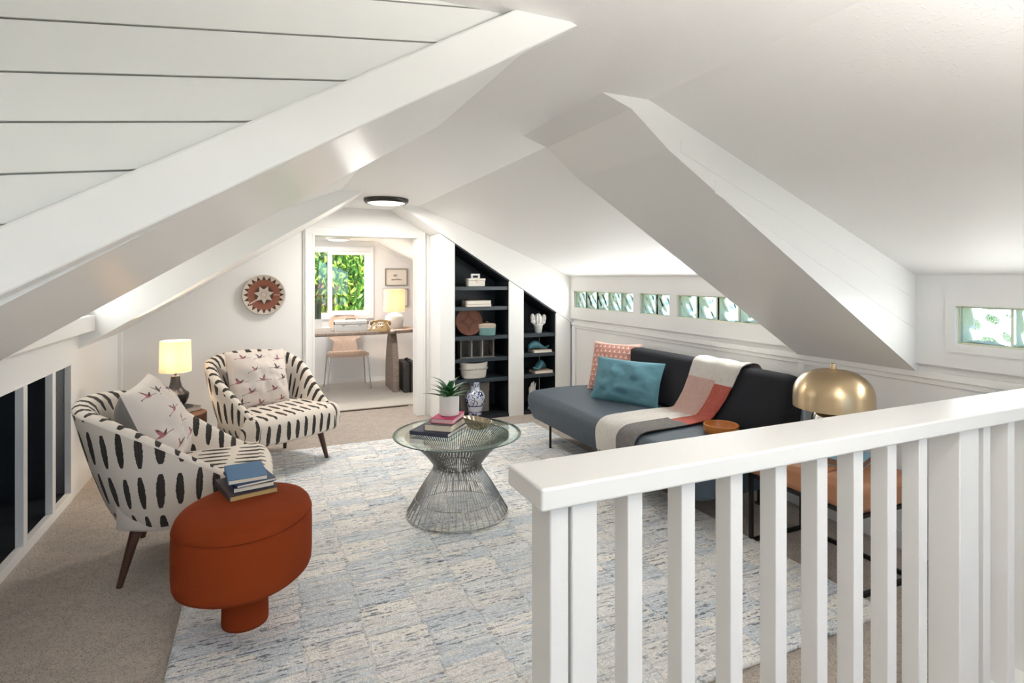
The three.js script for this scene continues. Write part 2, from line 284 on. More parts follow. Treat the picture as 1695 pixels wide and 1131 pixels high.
// study beyond the doorway
{
  const zb = -7.36, x0 = -0.75, x1 = 2.55;
  struct('wall_study_back', [prism([[x0, 0], [x1, 0], [x1, 1.2], [1.343, 1.83], [1.30, 1.9], [x0, 1.9]], zb - 0.12, zb, [rect(0.30, 1.262, 0.885, 1.70)])], M.studyWall);
  struct('wall_study_left', [prismX(rect(-7.48, DOORZ - 0.12, 0, 1.95), x0 - 0.1, x0, [rect(-7.02, -5.88, 0.83, 1.67)])], M.studyWall);
  const w8 = struct('window_8', [prismX(rect(-7.06, -5.84, 0.79, 1.71), x0, x0 + 0.02, [rect(-7.02, -5.88, 0.83, 1.67)])], M.studyWall); mesh('pane', [span(x0 - 0.06, x0 - 0.056, 0.83, 1.67, -7.02, -5.88)], M.glassPane, w8);  // side window added to brighten the study
  struct('wall_study_right', [prismX(rect(-7.48, DOORZ - 0.12, 0, 1.4), x1, x1 + 0.1)], M.studyWall);
  struct('wall_study_front', [prism([[x0, 0], [0.42, 0], [0.42, 1.755], [1.39, 1.755], [1.39, 0], [x1, 0], [x1, 2.0], [x0, 2.0]], DOORZ - 0.13, DOORZ - 0.12)], M.studyWall);
  struct('ceiling_study', [prism([[x0 - 0.1, 1.83], [1.343, 1.83], [2.65, 1.11], [2.65, 1.25], [1.36, 1.97], [x0 - 0.1, 1.97]], zb - 0.12, DOORZ - 0.12)], M.studyWall);
  struct('trim_7', [prism([[1.343, 1.83], [2.55, 1.165], [2.55, 1.12], [1.343, 1.785]], zb, zb + 0.016)], M.trim);
  struct('baseboard_study', [span(x0, x1, 0, 0.07, zb, zb + 0.012, 0.002)], M.studyWall);
  const wm = std(lin(0.88, 0.88, 0.87), 0.35), w = struct('window_6', [prism(rect(0.25, 1.312, 0.835, 1.75), zb, zb + 0.02, [rect(0.32, 1.262, 0.885, 1.70)])], wm);
  const sash = (a, b, y0, y1, z, t) => prism(rect(a, b, y0, y1), z - 0.018, z + 0.018, [rect(a + t, b - t, y0 + t, y1 - t)]);
  mesh('window_frame', [prism(rect(0.30, 1.262, 0.885, 1.70), zb - 0.09, zb, [rect(0.318, 1.25, 0.90, 1.69)])], wm, w);
  const s1 = mesh('sash', [sash(0.30, 0.78, 0.89, 1.70, zb - 0.06, 0.022)], wm, w); mesh('pane', [span(0.31, 0.77, 0.90, 1.69, zb - 0.062, zb - 0.058)], M.glassPane, s1);
  const s2 = mesh('sash', [sash(0.745, 1.252, 0.89, 1.70, zb - 0.025, 0.05), sash(0.745, 0.80, 0.89, 1.70, zb - 0.02, 0.02)], wm, w); mesh('pane', [span(0.79, 1.22, 0.90, 1.68, zb - 0.027, zb - 0.023)], M.glassPane, s2);
}
// stair end behind the camera; its window is unseen, placed to light near faces
struct('wall_rear', [prism(rect(WX0 - 0.3, WX1 + 0.3, -0.15, 2.2), 2.6, 2.75, [rect(-0.4, 2.4, 0.5, 1.9)])], M.wall);
{
  const w = struct('window_7', [prism(rect(-0.46, 2.46, 0.44, 1.96), 2.58, 2.6, [rect(-0.4, 2.4, 0.5, 1.9)])], M.trim);
  for (let k = 0; k < 3; k++) mesh('sash', [prism(rect(-0.4 + k * 0.9334, 0.5334 + k * 0.9334, 0.5, 1.9), 2.64, 2.68, [rect(-0.35 + k * 0.9334, 0.4834 + k * 0.9334, 0.55, 1.85)])], M.trim, w);
  mesh('pane', [span(-0.38, 2.38, 0.52, 1.88, 2.658, 2.662)], M.glassPane, w);
}

// ------------------------------------------------------------------ railing
{
  const r = thing('railing', 'white painted wooden stair railing with square balusters and a broad flat cap', 'railing', [0.47, 0, -0.94]);
  const X = (v) => v * 0.94 - 0.47;
  mesh('cap_rail', [span(0, 2.42, 0.916, 0.960, 0.02, -0.137, 0.006)], M.rail, r);
  mesh('sub_rail', [span(0.14, 2.42, 0.904, 0.917, -0.008, -0.05, 0.002)], M.rail, r);
  mesh('bottom_rail', [span(0.03, 2.42, 0, 0.095, 0.012, -0.09, 0.004)], M.rail, r);
  mesh('post', [span(X(0.5308), X(0.5744), 0, 0.917, 0, -0.082, 0.004)], M.rail, r);
  { const p = mesh('post', [span(X(0.579), X(0.6405), 0, 0.917, 0.004, -0.082, 0.004)], M.rail, r); p.position.y = 0; }
  mesh('post', [span(X(1.9422), X(2.0451), 0, 0.917, 0, -0.085, 0.004)], M.rail, r);
  const b0 = span(-0.0185, 0.0185, 0.09, 0.912, 0, -0.047, 0.0025);
  for (const e of [0.7594, 0.9069, 1.054, 1.2027, 1.3524, 1.4945, 1.6381, 1.7803, 2.1087, 2.2489, 2.395, 2.54]) { const b = mesh('baluster', b0, M.rail, r); b.position.x = X(e) - 0.0185; }
}

// ------------------------------------------------------------------ hand-loomed rug
{
  const RW = 2.59, RL = 3.22, tw = 1536, th = 1910, cw = 0.216, rh = 0.098;
  const rugH = new Float32Array(tw * th);
  const pal = [[0.80, 0.82, 0.835], [0.87, 0.87, 0.865], [0.92, 0.90, 0.87], [0.895, 0.88, 0.865], [0.81, 0.825, 0.835], [0.855, 0.845, 0.83]];
  const map = dataTex(tw, th, (x, y) => {
    const my = y / th * RL, mx = x / tw * RW + (hash(Math.floor(my / 0.052), 5, 89) - 0.5) * 0.014, wob = (vnoise(x / 30, my * 30, 90) - 0.5) * 0.012;
    const col = Math.floor((mx + wob) / cw), fx = ((mx + wob) / cw) - col, off = hash(col, 3, 91) * rh, row = Math.floor((my + off) / rh), fy = (my + off) / rh - row;
    const q = hash(col, row, 92), t = pal[Math.floor(q * 5.99)], t2 = pal[Math.floor(hash(col, row, 93) * 5.99)];
    const nx = mx + col * 1.73, st = 0.62 * vnoise(nx / 0.055, my / 0.0055, 94) + 0.38 * vnoise(nx / 0.012, my / 0.005, 88), st2 = vnoise(nx / 0.09 + 7, my / 0.012, 95), sp = hash(x, y, 96), sp2 = vnoise(x / 2.2, y / 2.2, 97);
    const mixk = sstep(0.5, 0.8, st2); let k = 1 + (sp - 0.5) * 0.15 + (sp2 - 0.5) * 0.22, h = 0.5 + (sp2 - 0.5) * 0.5;
    let c = [0, 1, 2].map((i) => lerp(t[i], t2[i], mixk));
    const darkAmt = hash(col, row, 98) * 0.6 + 0.35, d = sstep(0.575, 0.74, st * (0.75 + 0.38 * sp2)) * darkAmt + sstep(0.80, 1.0, fy) * 0.35 * (sp2 > 0.38 ? 1 : 0) * sstep(0.2, 0.9, hash(col, row, 99));
    c = [lerp(c[0], 0.39, d), lerp(c[1], 0.42, d), lerp(c[2], 0.46, d)]; h -= d * 0.35;
    if (fx < 0.04) { k *= 0.93; h -= 0.14; }
    rugH[y * tw + x] = h; return c.map((v) => v * k * 1.05);
  });
  map.wrapS = map.wrapT = THREE.ClampToEdgeWrapping;
  const bump = dataTex(tw, th, (x, y) => rugH[y * tw + x], false);
  const g = new RoundedBoxGeometry(RW, 0.02, RL, 3, 0.009).toNonIndexed(), p = g.attributes.position, uv = g.attributes.uv;
  for (let i = 0; i < p.count; i++) uv.setXY(i, p.getX(i) / RW + 0.5, p.getZ(i) / RL + 0.5);
  single('rug', [g], std(0xffffff, 0.95, { map, bumpMap: bump, bumpScale: 0.006 }), 'large pale blue and cream hand-loomed rug with a blocky streaked pattern', 'rug', [0.995, 0.01, -3.04]);
}

// ------------------------------------------------------------------ tub armchairs with brush stroke fabric
const strokeTex = canvasTex(1024, 1024, (c, w, h) => {   // tile: 0.40 m x 0.36 m, six strokes across, two rows
  c.fillStyle = 'rgb(222,211,198)'; c.fillRect(0, 0, w, h);
  for (let i = 0; i < 2600; i++) { c.fillStyle = `rgba(${rnd() > 0.5 ? '255,250,240' : '150,135,120'},0.05)`; c.fillRect(rnd() * w, rnd() * h, rr(2, 30), 2); }
  for (let r = 0; r < 2; r++) for (let k = 0; k < 6; k++) {
    const x = (k + 0.5 + rr(-0.1, 0.1)) * w / 6, y = (r + 0.5) * h / 2 + rr(-18, 18), L = rr(185, 216), b = rr(33, 41), lean = rr(-10, 10);
    c.beginPath();
    for (let s = 0; s <= 24; s++) { const t = s / 24, e = Math.pow(Math.sin(Math.PI * clamp(t * 0.94 + 0.03)), 0.42) * b * (0.9 + 0.2 * rnd()); c.lineTo(x + lean * (t - 0.5) * 2 + e, y + (t - 0.5) * 2 * L); }
    for (let s = 24; s >= 0; s--) { const t = s / 24, e = Math.pow(Math.sin(Math.PI * clamp(t * 0.94 + 0.03)), 0.42) * b * (0.9 + 0.2 * rnd()); c.lineTo(x + lean * (t - 0.5) * 2 - e, y + (t - 0.5) * 2 * L); }
    c.closePath(); c.fillStyle = 'rgb(46,40,35)'; c.fill();
    c.save(); c.clip();
    for (let s = 0; s < 9; s++) { c.strokeStyle = `rgba(${rnd() > 0.4 ? '105,96,86' : '20,17,15'},${rr(0.15, 0.4)})`; c.lineWidth = rr(1.5, 5); const dx = rr(-b, b); c.beginPath(); c.moveTo(x + dx - lean, y - L * rr(0.5, 1)); c.lineTo(x + dx + lean, y + L * rr(0.5, 1)); c.stroke(); }
    c.restore();
  }
});
M.strokes = std(0xffffff, 0.85, { map: strokeTex, bumpMap: rep(fineBump, 6, 6), bumpScale: 0.0006 });
const UF = 1 / 0.40, VF = 1 / 0.36;
function makeArmchair(label) {
  const o = thing('armchair', label, 'armchair', [0, 0, 0], 0, 'brush stroke tub armchairs');
  const zf = 0.285, N = 72, outerRings = [], rimRings = [], innerRings = [];
  const plan = (s) => {   // s 0..1 round the tub: point, outward normal, height of the rim, thickness
    const a = 0.345, b = 0.30, zc = -0.06, Ls = zf - zc, arc = Math.PI * 0.5 * (a + b) * 1.0, tot = 2 * Ls + arc, d = s * tot;
    let x, z, nx, nz;
    if (d < Ls) { x = -a; z = zf - d; nx = -1; nz = 0; } else if (d > Ls + arc) { x = a; z = zc + (d - Ls - arc); nx = 1; nz = 0; } else { const t = (d - Ls) / arc * Math.PI, e = 0.86; x = -a * Math.sign(Math.cos(t)) * Math.abs(Math.cos(t)) ** e; z = zc - b * Math.abs(Math.sin(t)) ** e; const gx = -Math.cos(t) / a, gz = -Math.sin(t) / b, l = Math.hypot(gx, gz); nx = gx / l; nz = gz / l; }
    const back = clamp((zf - z) / (zf - zc + b)), hgt = 0.435 + 0.375 * sstep(0, 1, back * 0.8 + 0.06) * 1.0 + 0.0;
    return { x, z, nx, nz, back, h: lerp(0.365 + 0.46 * back, hgt - 0.03, 0.35) - 0.02 * sstep(0.85, 1, back), u: d };
  };
  for (let i = 0; i <= N; i++) {
    const q = plan(i / N), leanK = lerp(0.09, 0.30, q.back ** 1.5), th = lerp(0.05, 0.085, q.back), y0 = 0.235;
    const P = (off, y) => [q.x + q.nx * off, y, q.z + q.nz * off], lean = (y) => -0.04 + (y - y0) * leanK;
    outerRings.push([P(lean(y0) - 0.05, y0 - 0.003), P(lean(y0) - 0.016, y0 + 0.004), P(lean(y0) - 0.002, y0 + 0.022), ...Array.from({ length: 7 }, (_, k) => { const t = (k + 1) / 7, y = lerp(y0 + 0.022, q.h - 0.012, t); return P(lean(y) + 0.012 * Math.sin(Math.PI * t), y); })]);
    const lo = lean(q.h - 0.012);
    rimRings.push([P(lo, q.h - 0.012), P(lo - 0.002, q.h - 0.004), P(lo - 0.012, q.h + 0.006), P(lo - th * 0.35, q.h + 0.011), P(lo - th * 0.7, q.h + 0.002), P(lo - th, q.h - 0.022), ...Array.from({ length: 6 }, (_, k) => { const t = (k + 1) / 6, y = lerp(q.h - 0.022, 0.34, t); return P(lo - th - 0.02 - (q.h - y) * leanK * 0.75 - 0.03 * t + 0.018 * (1 - t), y); })]);
  }
  const uvOuter = (i, j, p) => [plan(i / N).u * UF * 1.0, p[1] * VF * 0.95 + 0.12];
  const cross = (r) => { let v = 0; return r.map((p, k) => (k ? (v += Math.hypot(p[0] - r[k - 1][0], p[1] - r[k - 1][1], p[2] - r[k - 1][2])) : 0)); };
  const cv = rimRings.map(cross);
  const endCap = (i, flip) => { const a = outerRings[i], b = rimRings[i], loop = [...a, ...b.slice(1)], g = loft([loop, loop.map((p) => [p[0] * 0.98 + (flip ? 0.006 : -0.006) * 0, p[1] - 0.004, p[2] + 0.012]), loop.map((p) => [lerp(p[0], a[3][0] * 0.9, 0.5), lerp(p[1], 0.34, 0.5), p[2] + 0.016])], { closed: true, capB: true, uv: () => [0.0, 0.0] }); return g; };
  mesh('shell', [loft(outerRings, { closed: false, uv: uvOuter }), endCap(0, 1), endCap(N, 0)], M.strokesTwo, o);
  mesh('backrest', [loft(rimRings, { closed: false, uv: (i, j) => [plan(i / N).u * UF * 1.05 + 0.1, cv[i][j] * VF * 0.98 + 0.02] })], M.strokesTwo, o);
  // seat: a profile in y,z swept across the width
  const prof = (zb, zfr, top, n = 44) => { const pts = [], y0 = 0.235; const R = 0.075; const add = (z, y) => pts.push([y, z]);
    add(zb, y0 + 0.02); for (let k = 0; k <= 16; k++) { const t = k / 16, z = lerp(zb, zfr - R, t); add(z, top + 0.018 * Math.sin(Math.PI * (0.25 + 0.7 * t)) - 0.012 * (1 - t)); }
    for (let k = 1; k <= 9; k++) { const a = k / 9 * Math.PI / 2; add(zfr - R + R * Math.sin(a), top + 0.006 - R * 0.85 * (1 - Math.cos(a))); }
    for (let k = 1; k <= 6; k++) add(zfr - 0.006 * k / 6 * 2, lerp(top - R * 0.85, y0 + 0.02, k / 6)); add(zfr - 0.03, y0 - 0.001); for (let k = 1; k < 6; k++) add(lerp(zfr - 0.03, zb, k / 6), y0 - 0.004); return pts; };
  const xs = []; for (let k = 0; k <= 36; k++) xs.push(-0.375 + 0.75 * k / 36);
  const seatRings = xs.map((x) => { const a = Math.abs(x), e = sstep(0.375, 0.325, a), zb = a < 0.29 ? -0.27 : lerp(-0.27, 0.20, sstep(0.285, 0.31, a)), fr = 0.360 - 0.05 * (a / 0.375) ** 3 - 0.05 * (1 - Math.sqrt(clamp(1 - ((a - 0.3) / 0.076) ** 2 * (a > 0.3 ? 1 : 0)))); const pr = prof(zb, fr, 0.415 - 0.05 * (1 - e), 44), cy = 0.325, cz = (zb + fr) / 2; return pr.map(([y, z]) => [x, lerp(cy, y, 0.72 + 0.28 * e), lerp(cz, z, 0.9 + 0.1 * e)]); });
  const pv = seatRings.map(cross);
  mesh('seat', [loft(seatRings, { closed: true, capA: true, capB: true, capUV: [0, 0], uv: (i, j, p, u) => [p[0] * UF + 0.04, u * VF + 0.34] })], M.strokesTwo, o);
  for (const [sx, sz] of [[-1, 1], [1, 1], [-1, -1], [1, -1]]) mesh('leg', [rod([sx * 0.262, 0, sz > 0 ? 0.27 : -0.262], [sx * 0.225, 0.25, sz > 0 ? 0.215 : -0.20], 0.0125, 14, 0.024)], M.walnut, o);
  return o;
}
M.strokesTwo = M.strokes.clone(); M.strokesTwo.side = THREE.DoubleSide;
const chairA = makeArmchair('cream tub armchair with black brush strokes, seen from its back beside the orange stool');
chairA.position.set(-0.31, 0, -3.185); chairA.rotation.y = Math.PI / 2;
const chairB = chairA.clone(); chairB.name = numbered('armchair'); scene.add(chairB);
chairB.userData = { ...chairA.userData, label: 'cream tub armchair with black brush strokes, facing out below the round wall basket' };
chairB.position.set(0.075, 0, -4.437); chairB.rotation.y = 31.5 * Math.PI / 180;

// ------------------------------------------------------------------ pillows
function pillowFace(w, h, d, side, seed, { pinch = 0.05, wrinkle = 0.006, n = 36 } = {}) {
  const rings = [];
  for (let i = 0; i <= n; i++) { const r = []; for (let j = 0; j <= n; j++) {
    const u = j / n * 2 - 1, v = i / n * 2 - 1, k = Math.pow(clamp((1 - Math.abs(u) ** 2.4) * (1 - Math.abs(v) ** 2.4)), 0.55);
    const px = u * (1 - pinch * (1 - v * v)), py = v * (1 - pinch * (1 - u * u)), wr = (vnoise(u * 3 + 9, v * 3 + 5, seed) - 0.5) * wrinkle * 2.4 + (vnoise(u * 8, v * 5, seed + 1) - 0.5) * wrinkle;
    r.push([px * w / 2, py * h / 2, side * (d / 2 * k + wr * k)]);
  } rings.push(side > 0 ? r : r.slice().reverse()); }
  return loft(rings, { closed: false, uv: (i, j, p) => [p[0] / w + 0.5, p[1] / h + 0.5] });
}
function crane(c, x, y, s, rot, dark, flip) {
  c.save(); c.translate(x, y); c.rotate(rot); c.scale(flip ? -s : s, s);
  c.strokeStyle = dark ? '#4a3e40' : '#8a5a5c'; c.fillStyle = dark ? '#5b494b' : '#a06468'; c.lineWidth = 3; c.lineCap = 'round';
  c.beginPath(); c.moveTo(-52, 6); c.quadraticCurveTo(-35, 2, -14, 0); c.moveTo(14, 0); c.lineTo(54, 2); c.stroke();
  c.beginPath(); c.ellipse(0, 0, 18, 6.5, 0, 0, 7); c.fill();
  c.beginPath(); c.moveTo(-6, -2); c.quadraticCurveTo(-16, -22, -12, -40); c.quadraticCurveTo(2, -28, 9, -3); c.fill();
  c.fillStyle = '#41343a'; c.beginPath(); c.moveTo(2, -3); c.quadraticCurveTo(12, -14, 34, -20); c.quadraticCurveTo(24, -6, 10, 0); c.fill();
  c.beginPath(); c.moveTo(-12, -40); c.quadraticCurveTo(-8, -30, -2, -24); c.lineTo(-9, -22); c.fill();
  c.beginPath(); c.arc(-52, 6, 3.5, 0, 7); c.fill(); c.restore();
}
const craneTex = canvasTex(1024, 1024, (c, w, h) => {
  c.fillStyle = 'rgb(214,203,194)'; c.fillRect(0, 0, w, h);
  const spots = [[190, 170], [520, 150], [830, 200], [330, 370], [690, 380], [140, 560], [500, 570], [840, 590], [280, 760], [640, 770], [160, 920], [470, 940], [820, 900]];
  spots.forEach(([x, y], k) => crane(c, x + rr(-30, 30), y + rr(-25, 25), rr(1.9, 2.6), rr(-0.25, 0.2), k % 3 === 1, k % 4 === 2));
});
craneTex.flipY = true;
M.craneCloth = std(0xffffff, 0.85, { map: craneTex, bumpMap: rep(fineBump, 12, 12), bumpScale: 0.0005 });
M.greyVelvet = phys(lin(0.20, 0.185, 0.175), 0.8, { sheen: 0.6, sheenRoughness: 0.4, sheenColor: lin(0.5, 0.48, 0.45), bumpMap: rep(fineBump, 8, 8), bumpScale: 0.001 });
function makePillow(name, w, h, d, mf, mb, label, group, opt = {}) {
  const o = thing(name, label, 'pillow', [0, 0, 0], 0, group);
  mesh('front_cover', [pillowFace(w, h, d, 1, opt.seed ?? 5, opt)], mf, o);
  mesh('back_cover', [pillowFace(w, h, d, -1, (opt.seed ?? 5) + 9, opt)], mb, o);
  return o;
}
function pose(o, x, y, z, yaw, tilt, roll = 0) { o.position.set(x, y, z); o.rotation.order = 'YXZ'; o.rotation.set(tilt, yaw, roll); return o; }
const pillow1 = makePillow('throw_pillow', 0.46, 0.46, 0.24, M.craneCloth, M.greyVelvet, 'crane print pillow with a grey velvet back, on the armchair beside the orange stool', 'crane print pillows', { seed: 15, wrinkle: 0.012 });
pose(pillow1, -0.475, 0.635, -3.18, Math.PI / 2 - 0.10, -0.36, 0.06);
const pillow2 = pillow1.clone(); pillow2.name = numbered('throw_pillow'); scene.add(pillow2);
pillow2.userData = { ...pillow1.userData, label: 'crane print pillow resting in the armchair below the round wall basket' };
pose(pillow2, -0.03, 0.602, -4.56, 0.46, -0.30, -0.02); pillow2.scale.set(0.97, 0.94, 1);

// ------------------------------------------------------------------ books
function book(name, label, cover, pages, w, d, t, pos, turn, group, spine = 'back') {
  const o = thing(name, label, 'book', pos, turn, group), c = 0.0022;
  mesh('cover', [span(-w / 2, w / 2, 0, c, -d / 2, d / 2, 0.0008), span(-w / 2, w / 2, t - c, t, -d / 2, d / 2, 0.0008), spine === 'back' ? span(-w / 2, w / 2, 0, t, -d / 2, -d / 2 + c * 1.3, 0.001) : spine === 'left' ? span(-w / 2, -w / 2 + c * 1.3, 0, t, -d / 2, d / 2, 0.001) : spine === 'front' ? span(-w / 2, w / 2, 0, t, d / 2 - c * 1.3, d / 2, 0.001) : span(w / 2 - c * 1.3, w / 2, 0, t, -d / 2, d / 2, 0.001)], cover, o);
  const m = 0.003, pg = mesh('pages', [span(-w / 2 + (spine === 'left' ? c : m), w / 2 - (spine === 'right' ? c : m), c, t - c, -d / 2 + (spine === 'back' ? c : m), d / 2 - (spine === 'front' ? c : m))], pages, o);
  return o;
}

// ------------------------------------------------------------------ orange velvet stool
{
  const velvet = phys(lin(0.205, 0.034, 0.008), 0.9, { specularIntensity: 0.2, sheen: 0.38, sheenRoughness: 0.3, sheenColor: lin(0.70, 0.22, 0.08), bumpMap: rep(brushBump, 2.4, 2.4), bumpScale: 0.0016 });
  const o = thing('stool', 'burnt orange velvet stool with an oval drum on a small round foot', 'stool', [-0.062, 0.02, -2.405]);
  const a = 0.258, b = 0.232, turn = 1.0, R = (k, y) => ringOval(a * k, b * k, y, 64, 2.2, turn), y0 = 0.185, y1 = 0.405;
  mesh('body', [loft([R(0.3, y0 + 0.006), R(0.9, y0), R(0.965, y0 + 0.006), R(0.99, y0 + 0.022), R(1, y0 + 0.06), R(1, y1 - 0.05), R(0.992, y1 - 0.004), R(0.986, y1)], { capA: true, uv: (i, j, p, u) => [u, p[1]] })], velvet, o);
  mesh('seat', [loft([R(0.986, y1), R(0.99, y1 + 0.003), R(0.985, y1 + 0.012), R(0.955, y1 + 0.032), R(0.89, y1 + 0.05), R(0.75, y1 + 0.062), R(0.5, y1 + 0.069), R(0.2, y1 + 0.071)], { capB: true, uv: (i, j, p) => [p[0], p[2]] })], velvet, o);
  mesh('piping', [tube(R(0.991, y1 + 0.001).map((p) => V(...p)), 0.0022, 128, 6, true)], velvet, o);
  mesh('foot', [loft([ringOval(0.082, 0.078, 0, 40), ringOval(0.084, 0.08, 0.01, 40), ringOval(0.082, 0.078, 0.1, 40), ringOval(0.082, 0.078, 0.2, 40)], { capA: true, uv: (i, j, p, u) => [u, p[1]] })].map((g) => g.translate(0.0, 0, 0.0)), velvet, o);
  const yb = 0.02 + y1 + 0.068, G = 'books stacked on the orange stool';
  book('book', 'dark brown book with gilt page edges, lowest on the orange stool', coverCloth(lin(0.045, 0.028, 0.03)), std(lin(0.50, 0.34, 0.13), 0.5), 0.178, 0.245, 0.022, [-0.062, yb, -2.525], 0.27, G, 'left');
  book('book', 'navy book with cream pages, in the middle of the stack on the orange stool', coverCloth(lin(0.02, 0.035, 0.075)), M.paper, 0.150, 0.215, 0.020, [-0.050, yb + 0.0225, -2.535], 0.18, G, 'left');
  book('book', 'thin blue-grey book, second from the top on the orange stool', coverCloth(lin(0.035, 0.06, 0.11)), M.paper, 0.146, 0.21, 0.012, [-0.05, yb + 0.043, -2.525], 0.28, G, 'left');
  book('book', 'blue cloth book on top of the stack on the orange stool', coverCloth(lin(0.045, 0.135, 0.27)), M.paper, 0.142, 0.205, 0.018, [-0.064, yb + 0.0555, -2.528], 0.12, G, 'left');
}

// ------------------------------------------------------------------ side table between the armchairs, lamp and book
{
  const o = thing('side_table', 'low round side table of rough reddish wood between the armchairs', 'table', [-0.505, 0, -4.40], 0.5);
  mesh('top', [loft([ringOval(0.145, 0.145, 0.345, 40), ringOval(0.152, 0.152, 0.352, 40), ringOval(0.152, 0.152, 0.425, 40), ringOval(0.147, 0.147, 0.432, 40), ringOval(0.05, 0.05, 0.433, 40)], { capA: true, capB: true, uv: (i, j, p, u) => [u, p[1] + p[2] * 0.5] })], M.stump, o);
  for (let k = 0; k < 4; k++) { const a = k * Math.PI / 2 + 0.4; mesh('leg', [box(0.06, 0.35, 0.05, 0, 0.175, 0.115, 0.006).rotateY(a)], M.stump, o); }
  mesh('stretcher', [box(0.22, 0.04, 0.04, 0, 0.12, 0, 0.004).rotateY(0.4), box(0.04, 0.04, 0.22, 0, 0.12, 0, 0.004).rotateY(0.4)], M.stump, o);
  mesh('carved_mark', [box(0.035, 0.005, 0.002, 0, 0.405, 0.153), box(0.005, 0.03, 0.002, -0.014, 0.39, 0.153), box(0.005, 0.03, 0.002, 0, 0.39, 0.153), box(0.005, 0.03, 0.002, 0.014, 0.39, 0.153)].map((g) => g.rotateY(-0.1)), M.blackMetal, o);
  book('book', 'grey book lying under the black lamp on the small wooden table', coverCloth(lin(0.09, 0.09, 0.085)), M.paperWhite, 0.20, 0.15, 0.03, [-0.515, 0.434, -4.43], 0.75, null, 'back');
  const l = thing('table_lamp', 'small table lamp with a black bottle base and a lit cream drum shade', 'lamp', [-0.548, 0.465, -4.45]);
  mesh('base', [lathe([[0, 0], [0.042, 0], [0.046, 0.004], [0.066, 0.03], [0.080, 0.062], [0.084, 0.09], [0.080, 0.098], [0.058, 0.115], [0.040, 0.14], [0.030, 0.18], [0.027, 0.212], [0.024, 0.216], [0, 0.217]])], std(lin(0.022, 0.020, 0.020), 0.35), l);
  mesh('stem', [lathe([[0.008, 0.21], [0.008, 0.275], [0.012, 0.275], [0.012, 0.305], [0, 0.306]], 20)], M.steel, l);
  const shadeM = phys(lin(0.86, 0.75, 0.60), 0.95, { transmission: 0.5, thickness: 0, side: THREE.DoubleSide });
  mesh('lamp_shade', [lathe([[0.097, 0.245], [0.0985, 0.248], [0.094, 0.455], [0.0925, 0.458], [0.0915, 0.455], [0.0955, 0.248]], 56)], shadeM, l);
  mesh('shade_fitter', [0, 1, 2].map((k) => rod([0, 0.29, 0], [0.094 * Math.cos(k * 2.094), 0.29, 0.094 * Math.sin(k * 2.094)], 0.0015, 6)), M.steel, l);
  mesh('bulb', [lathe([[0, 0.305], [0.014, 0.31], [0.028, 0.34], [0.03, 0.355], [0.024, 0.375], [0, 0.385]], 20)], std(0xffffff, 0.5, { emissive: new THREE.Color(1, 0.72, 0.40), emissiveIntensity: 6 }), l);
  const pl = new THREE.PointLight(new THREE.Color(1, 0.80, 0.56), 0.62, 0, 2); pl.position.set(0, 0.348, 0); pl.castShadow = true; pl.name = 'lamp_glow'; l.add(pl);
}
// ------------------------------------------------------------------ round basket on the wall
{
  const tex = canvasTex(512, 512, (c, w) => {
    const m = w / 2; c.translate(m, m); c.fillStyle = '#c8bcae'; c.fillRect(-m, -m, w, w);
    const ring = (r0, r1, col) => { c.beginPath(); c.arc(0, 0, r1, 0, 7); c.arc(0, 0, r0, 0, 7, true); c.fillStyle = col; c.fill(); };
    for (let k = 0; k < 20; k++) { const a = k * Math.PI / 10; c.fillStyle = '#4a2f27'; c.beginPath(); for (const [r, d] of [[186, -0.13], [236, 0], [186, 0.13]]) c.lineTo(r * Math.cos(a + d), r * Math.sin(a + d)); c.fill(); }
    for (let r = 188; r > 106; r -= 5) { ring(r - 6, r, ['#8f5640', '#84493a', '#996850', '#7a4c3b'][Math.floor(rnd() * 4)]); }
    ring(0, 108, '#4b372c');
    c.fillStyle = '#c9bdb0'; c.beginPath(); for (let k = 0; k < 14; k++) { const a = k * Math.PI / 7 - 0.25, r = k % 2 ? 66 : 118; c.lineTo(r * Math.cos(a), r * Math.sin(a)); } c.fill();
    c.strokeStyle = '#c9bdb0'; c.lineWidth = 13; c.beginPath(); c.moveTo(-60, 50); c.lineTo(-170, 118); c.stroke();
    c.fillStyle = '#6b3b30'; c.beginPath(); c.arc(0, 4, 5, 0, 7); c.fill();
    for (let k = 0; k < 180; k++) { c.strokeStyle = 'rgba(40,25,18,0.10)'; c.lineWidth = 2; const a = k * Math.PI / 90; c.beginPath(); c.moveTo(20 * Math.cos(a), 20 * Math.sin(a)); c.lineTo(250 * Math.cos(a), 250 * Math.sin(a)); c.stroke(); }
  }, false);
  const prof = [[0, 0.016]]; for (let k = 1; k <= 30; k++) { const r = 0.172 * k / 30; prof.push([r, 0.016 + 0.03 * (k / 30) ** 2.5 + 0.0022 * Math.abs(Math.sin(k * Math.PI / 2))]); }
  prof.push([0.176, 0.044], [0.175, 0.036]); for (let k = 29; k >= 0; k--) prof.push([0.170 * k / 30, 0.004 + 0.026 * (k / 30) ** 2.5]);
  const g = lathe(prof.reverse().map((p) => p), 72), p = g.attributes.position, uv = g.attributes.uv;
  for (let i = 0; i < p.count; i++) uv.setXY(i, 0.5 + p.getX(i) / 0.358, 0.5 - p.getZ(i) / 0.358);
  g.rotateX(Math.PI / 2);
  single('wall_basket', [g], std(0xffffff, 0.85, { map: tex, side: THREE.DoubleSide, bumpMap: rep(fineBump, 4, 4), bumpScale: 0.001 }), 'round coiled basket with a pale star and rust bands hung on the wall', 'basket', [0.01, 1.206, DOORZ + 0.002]);
}

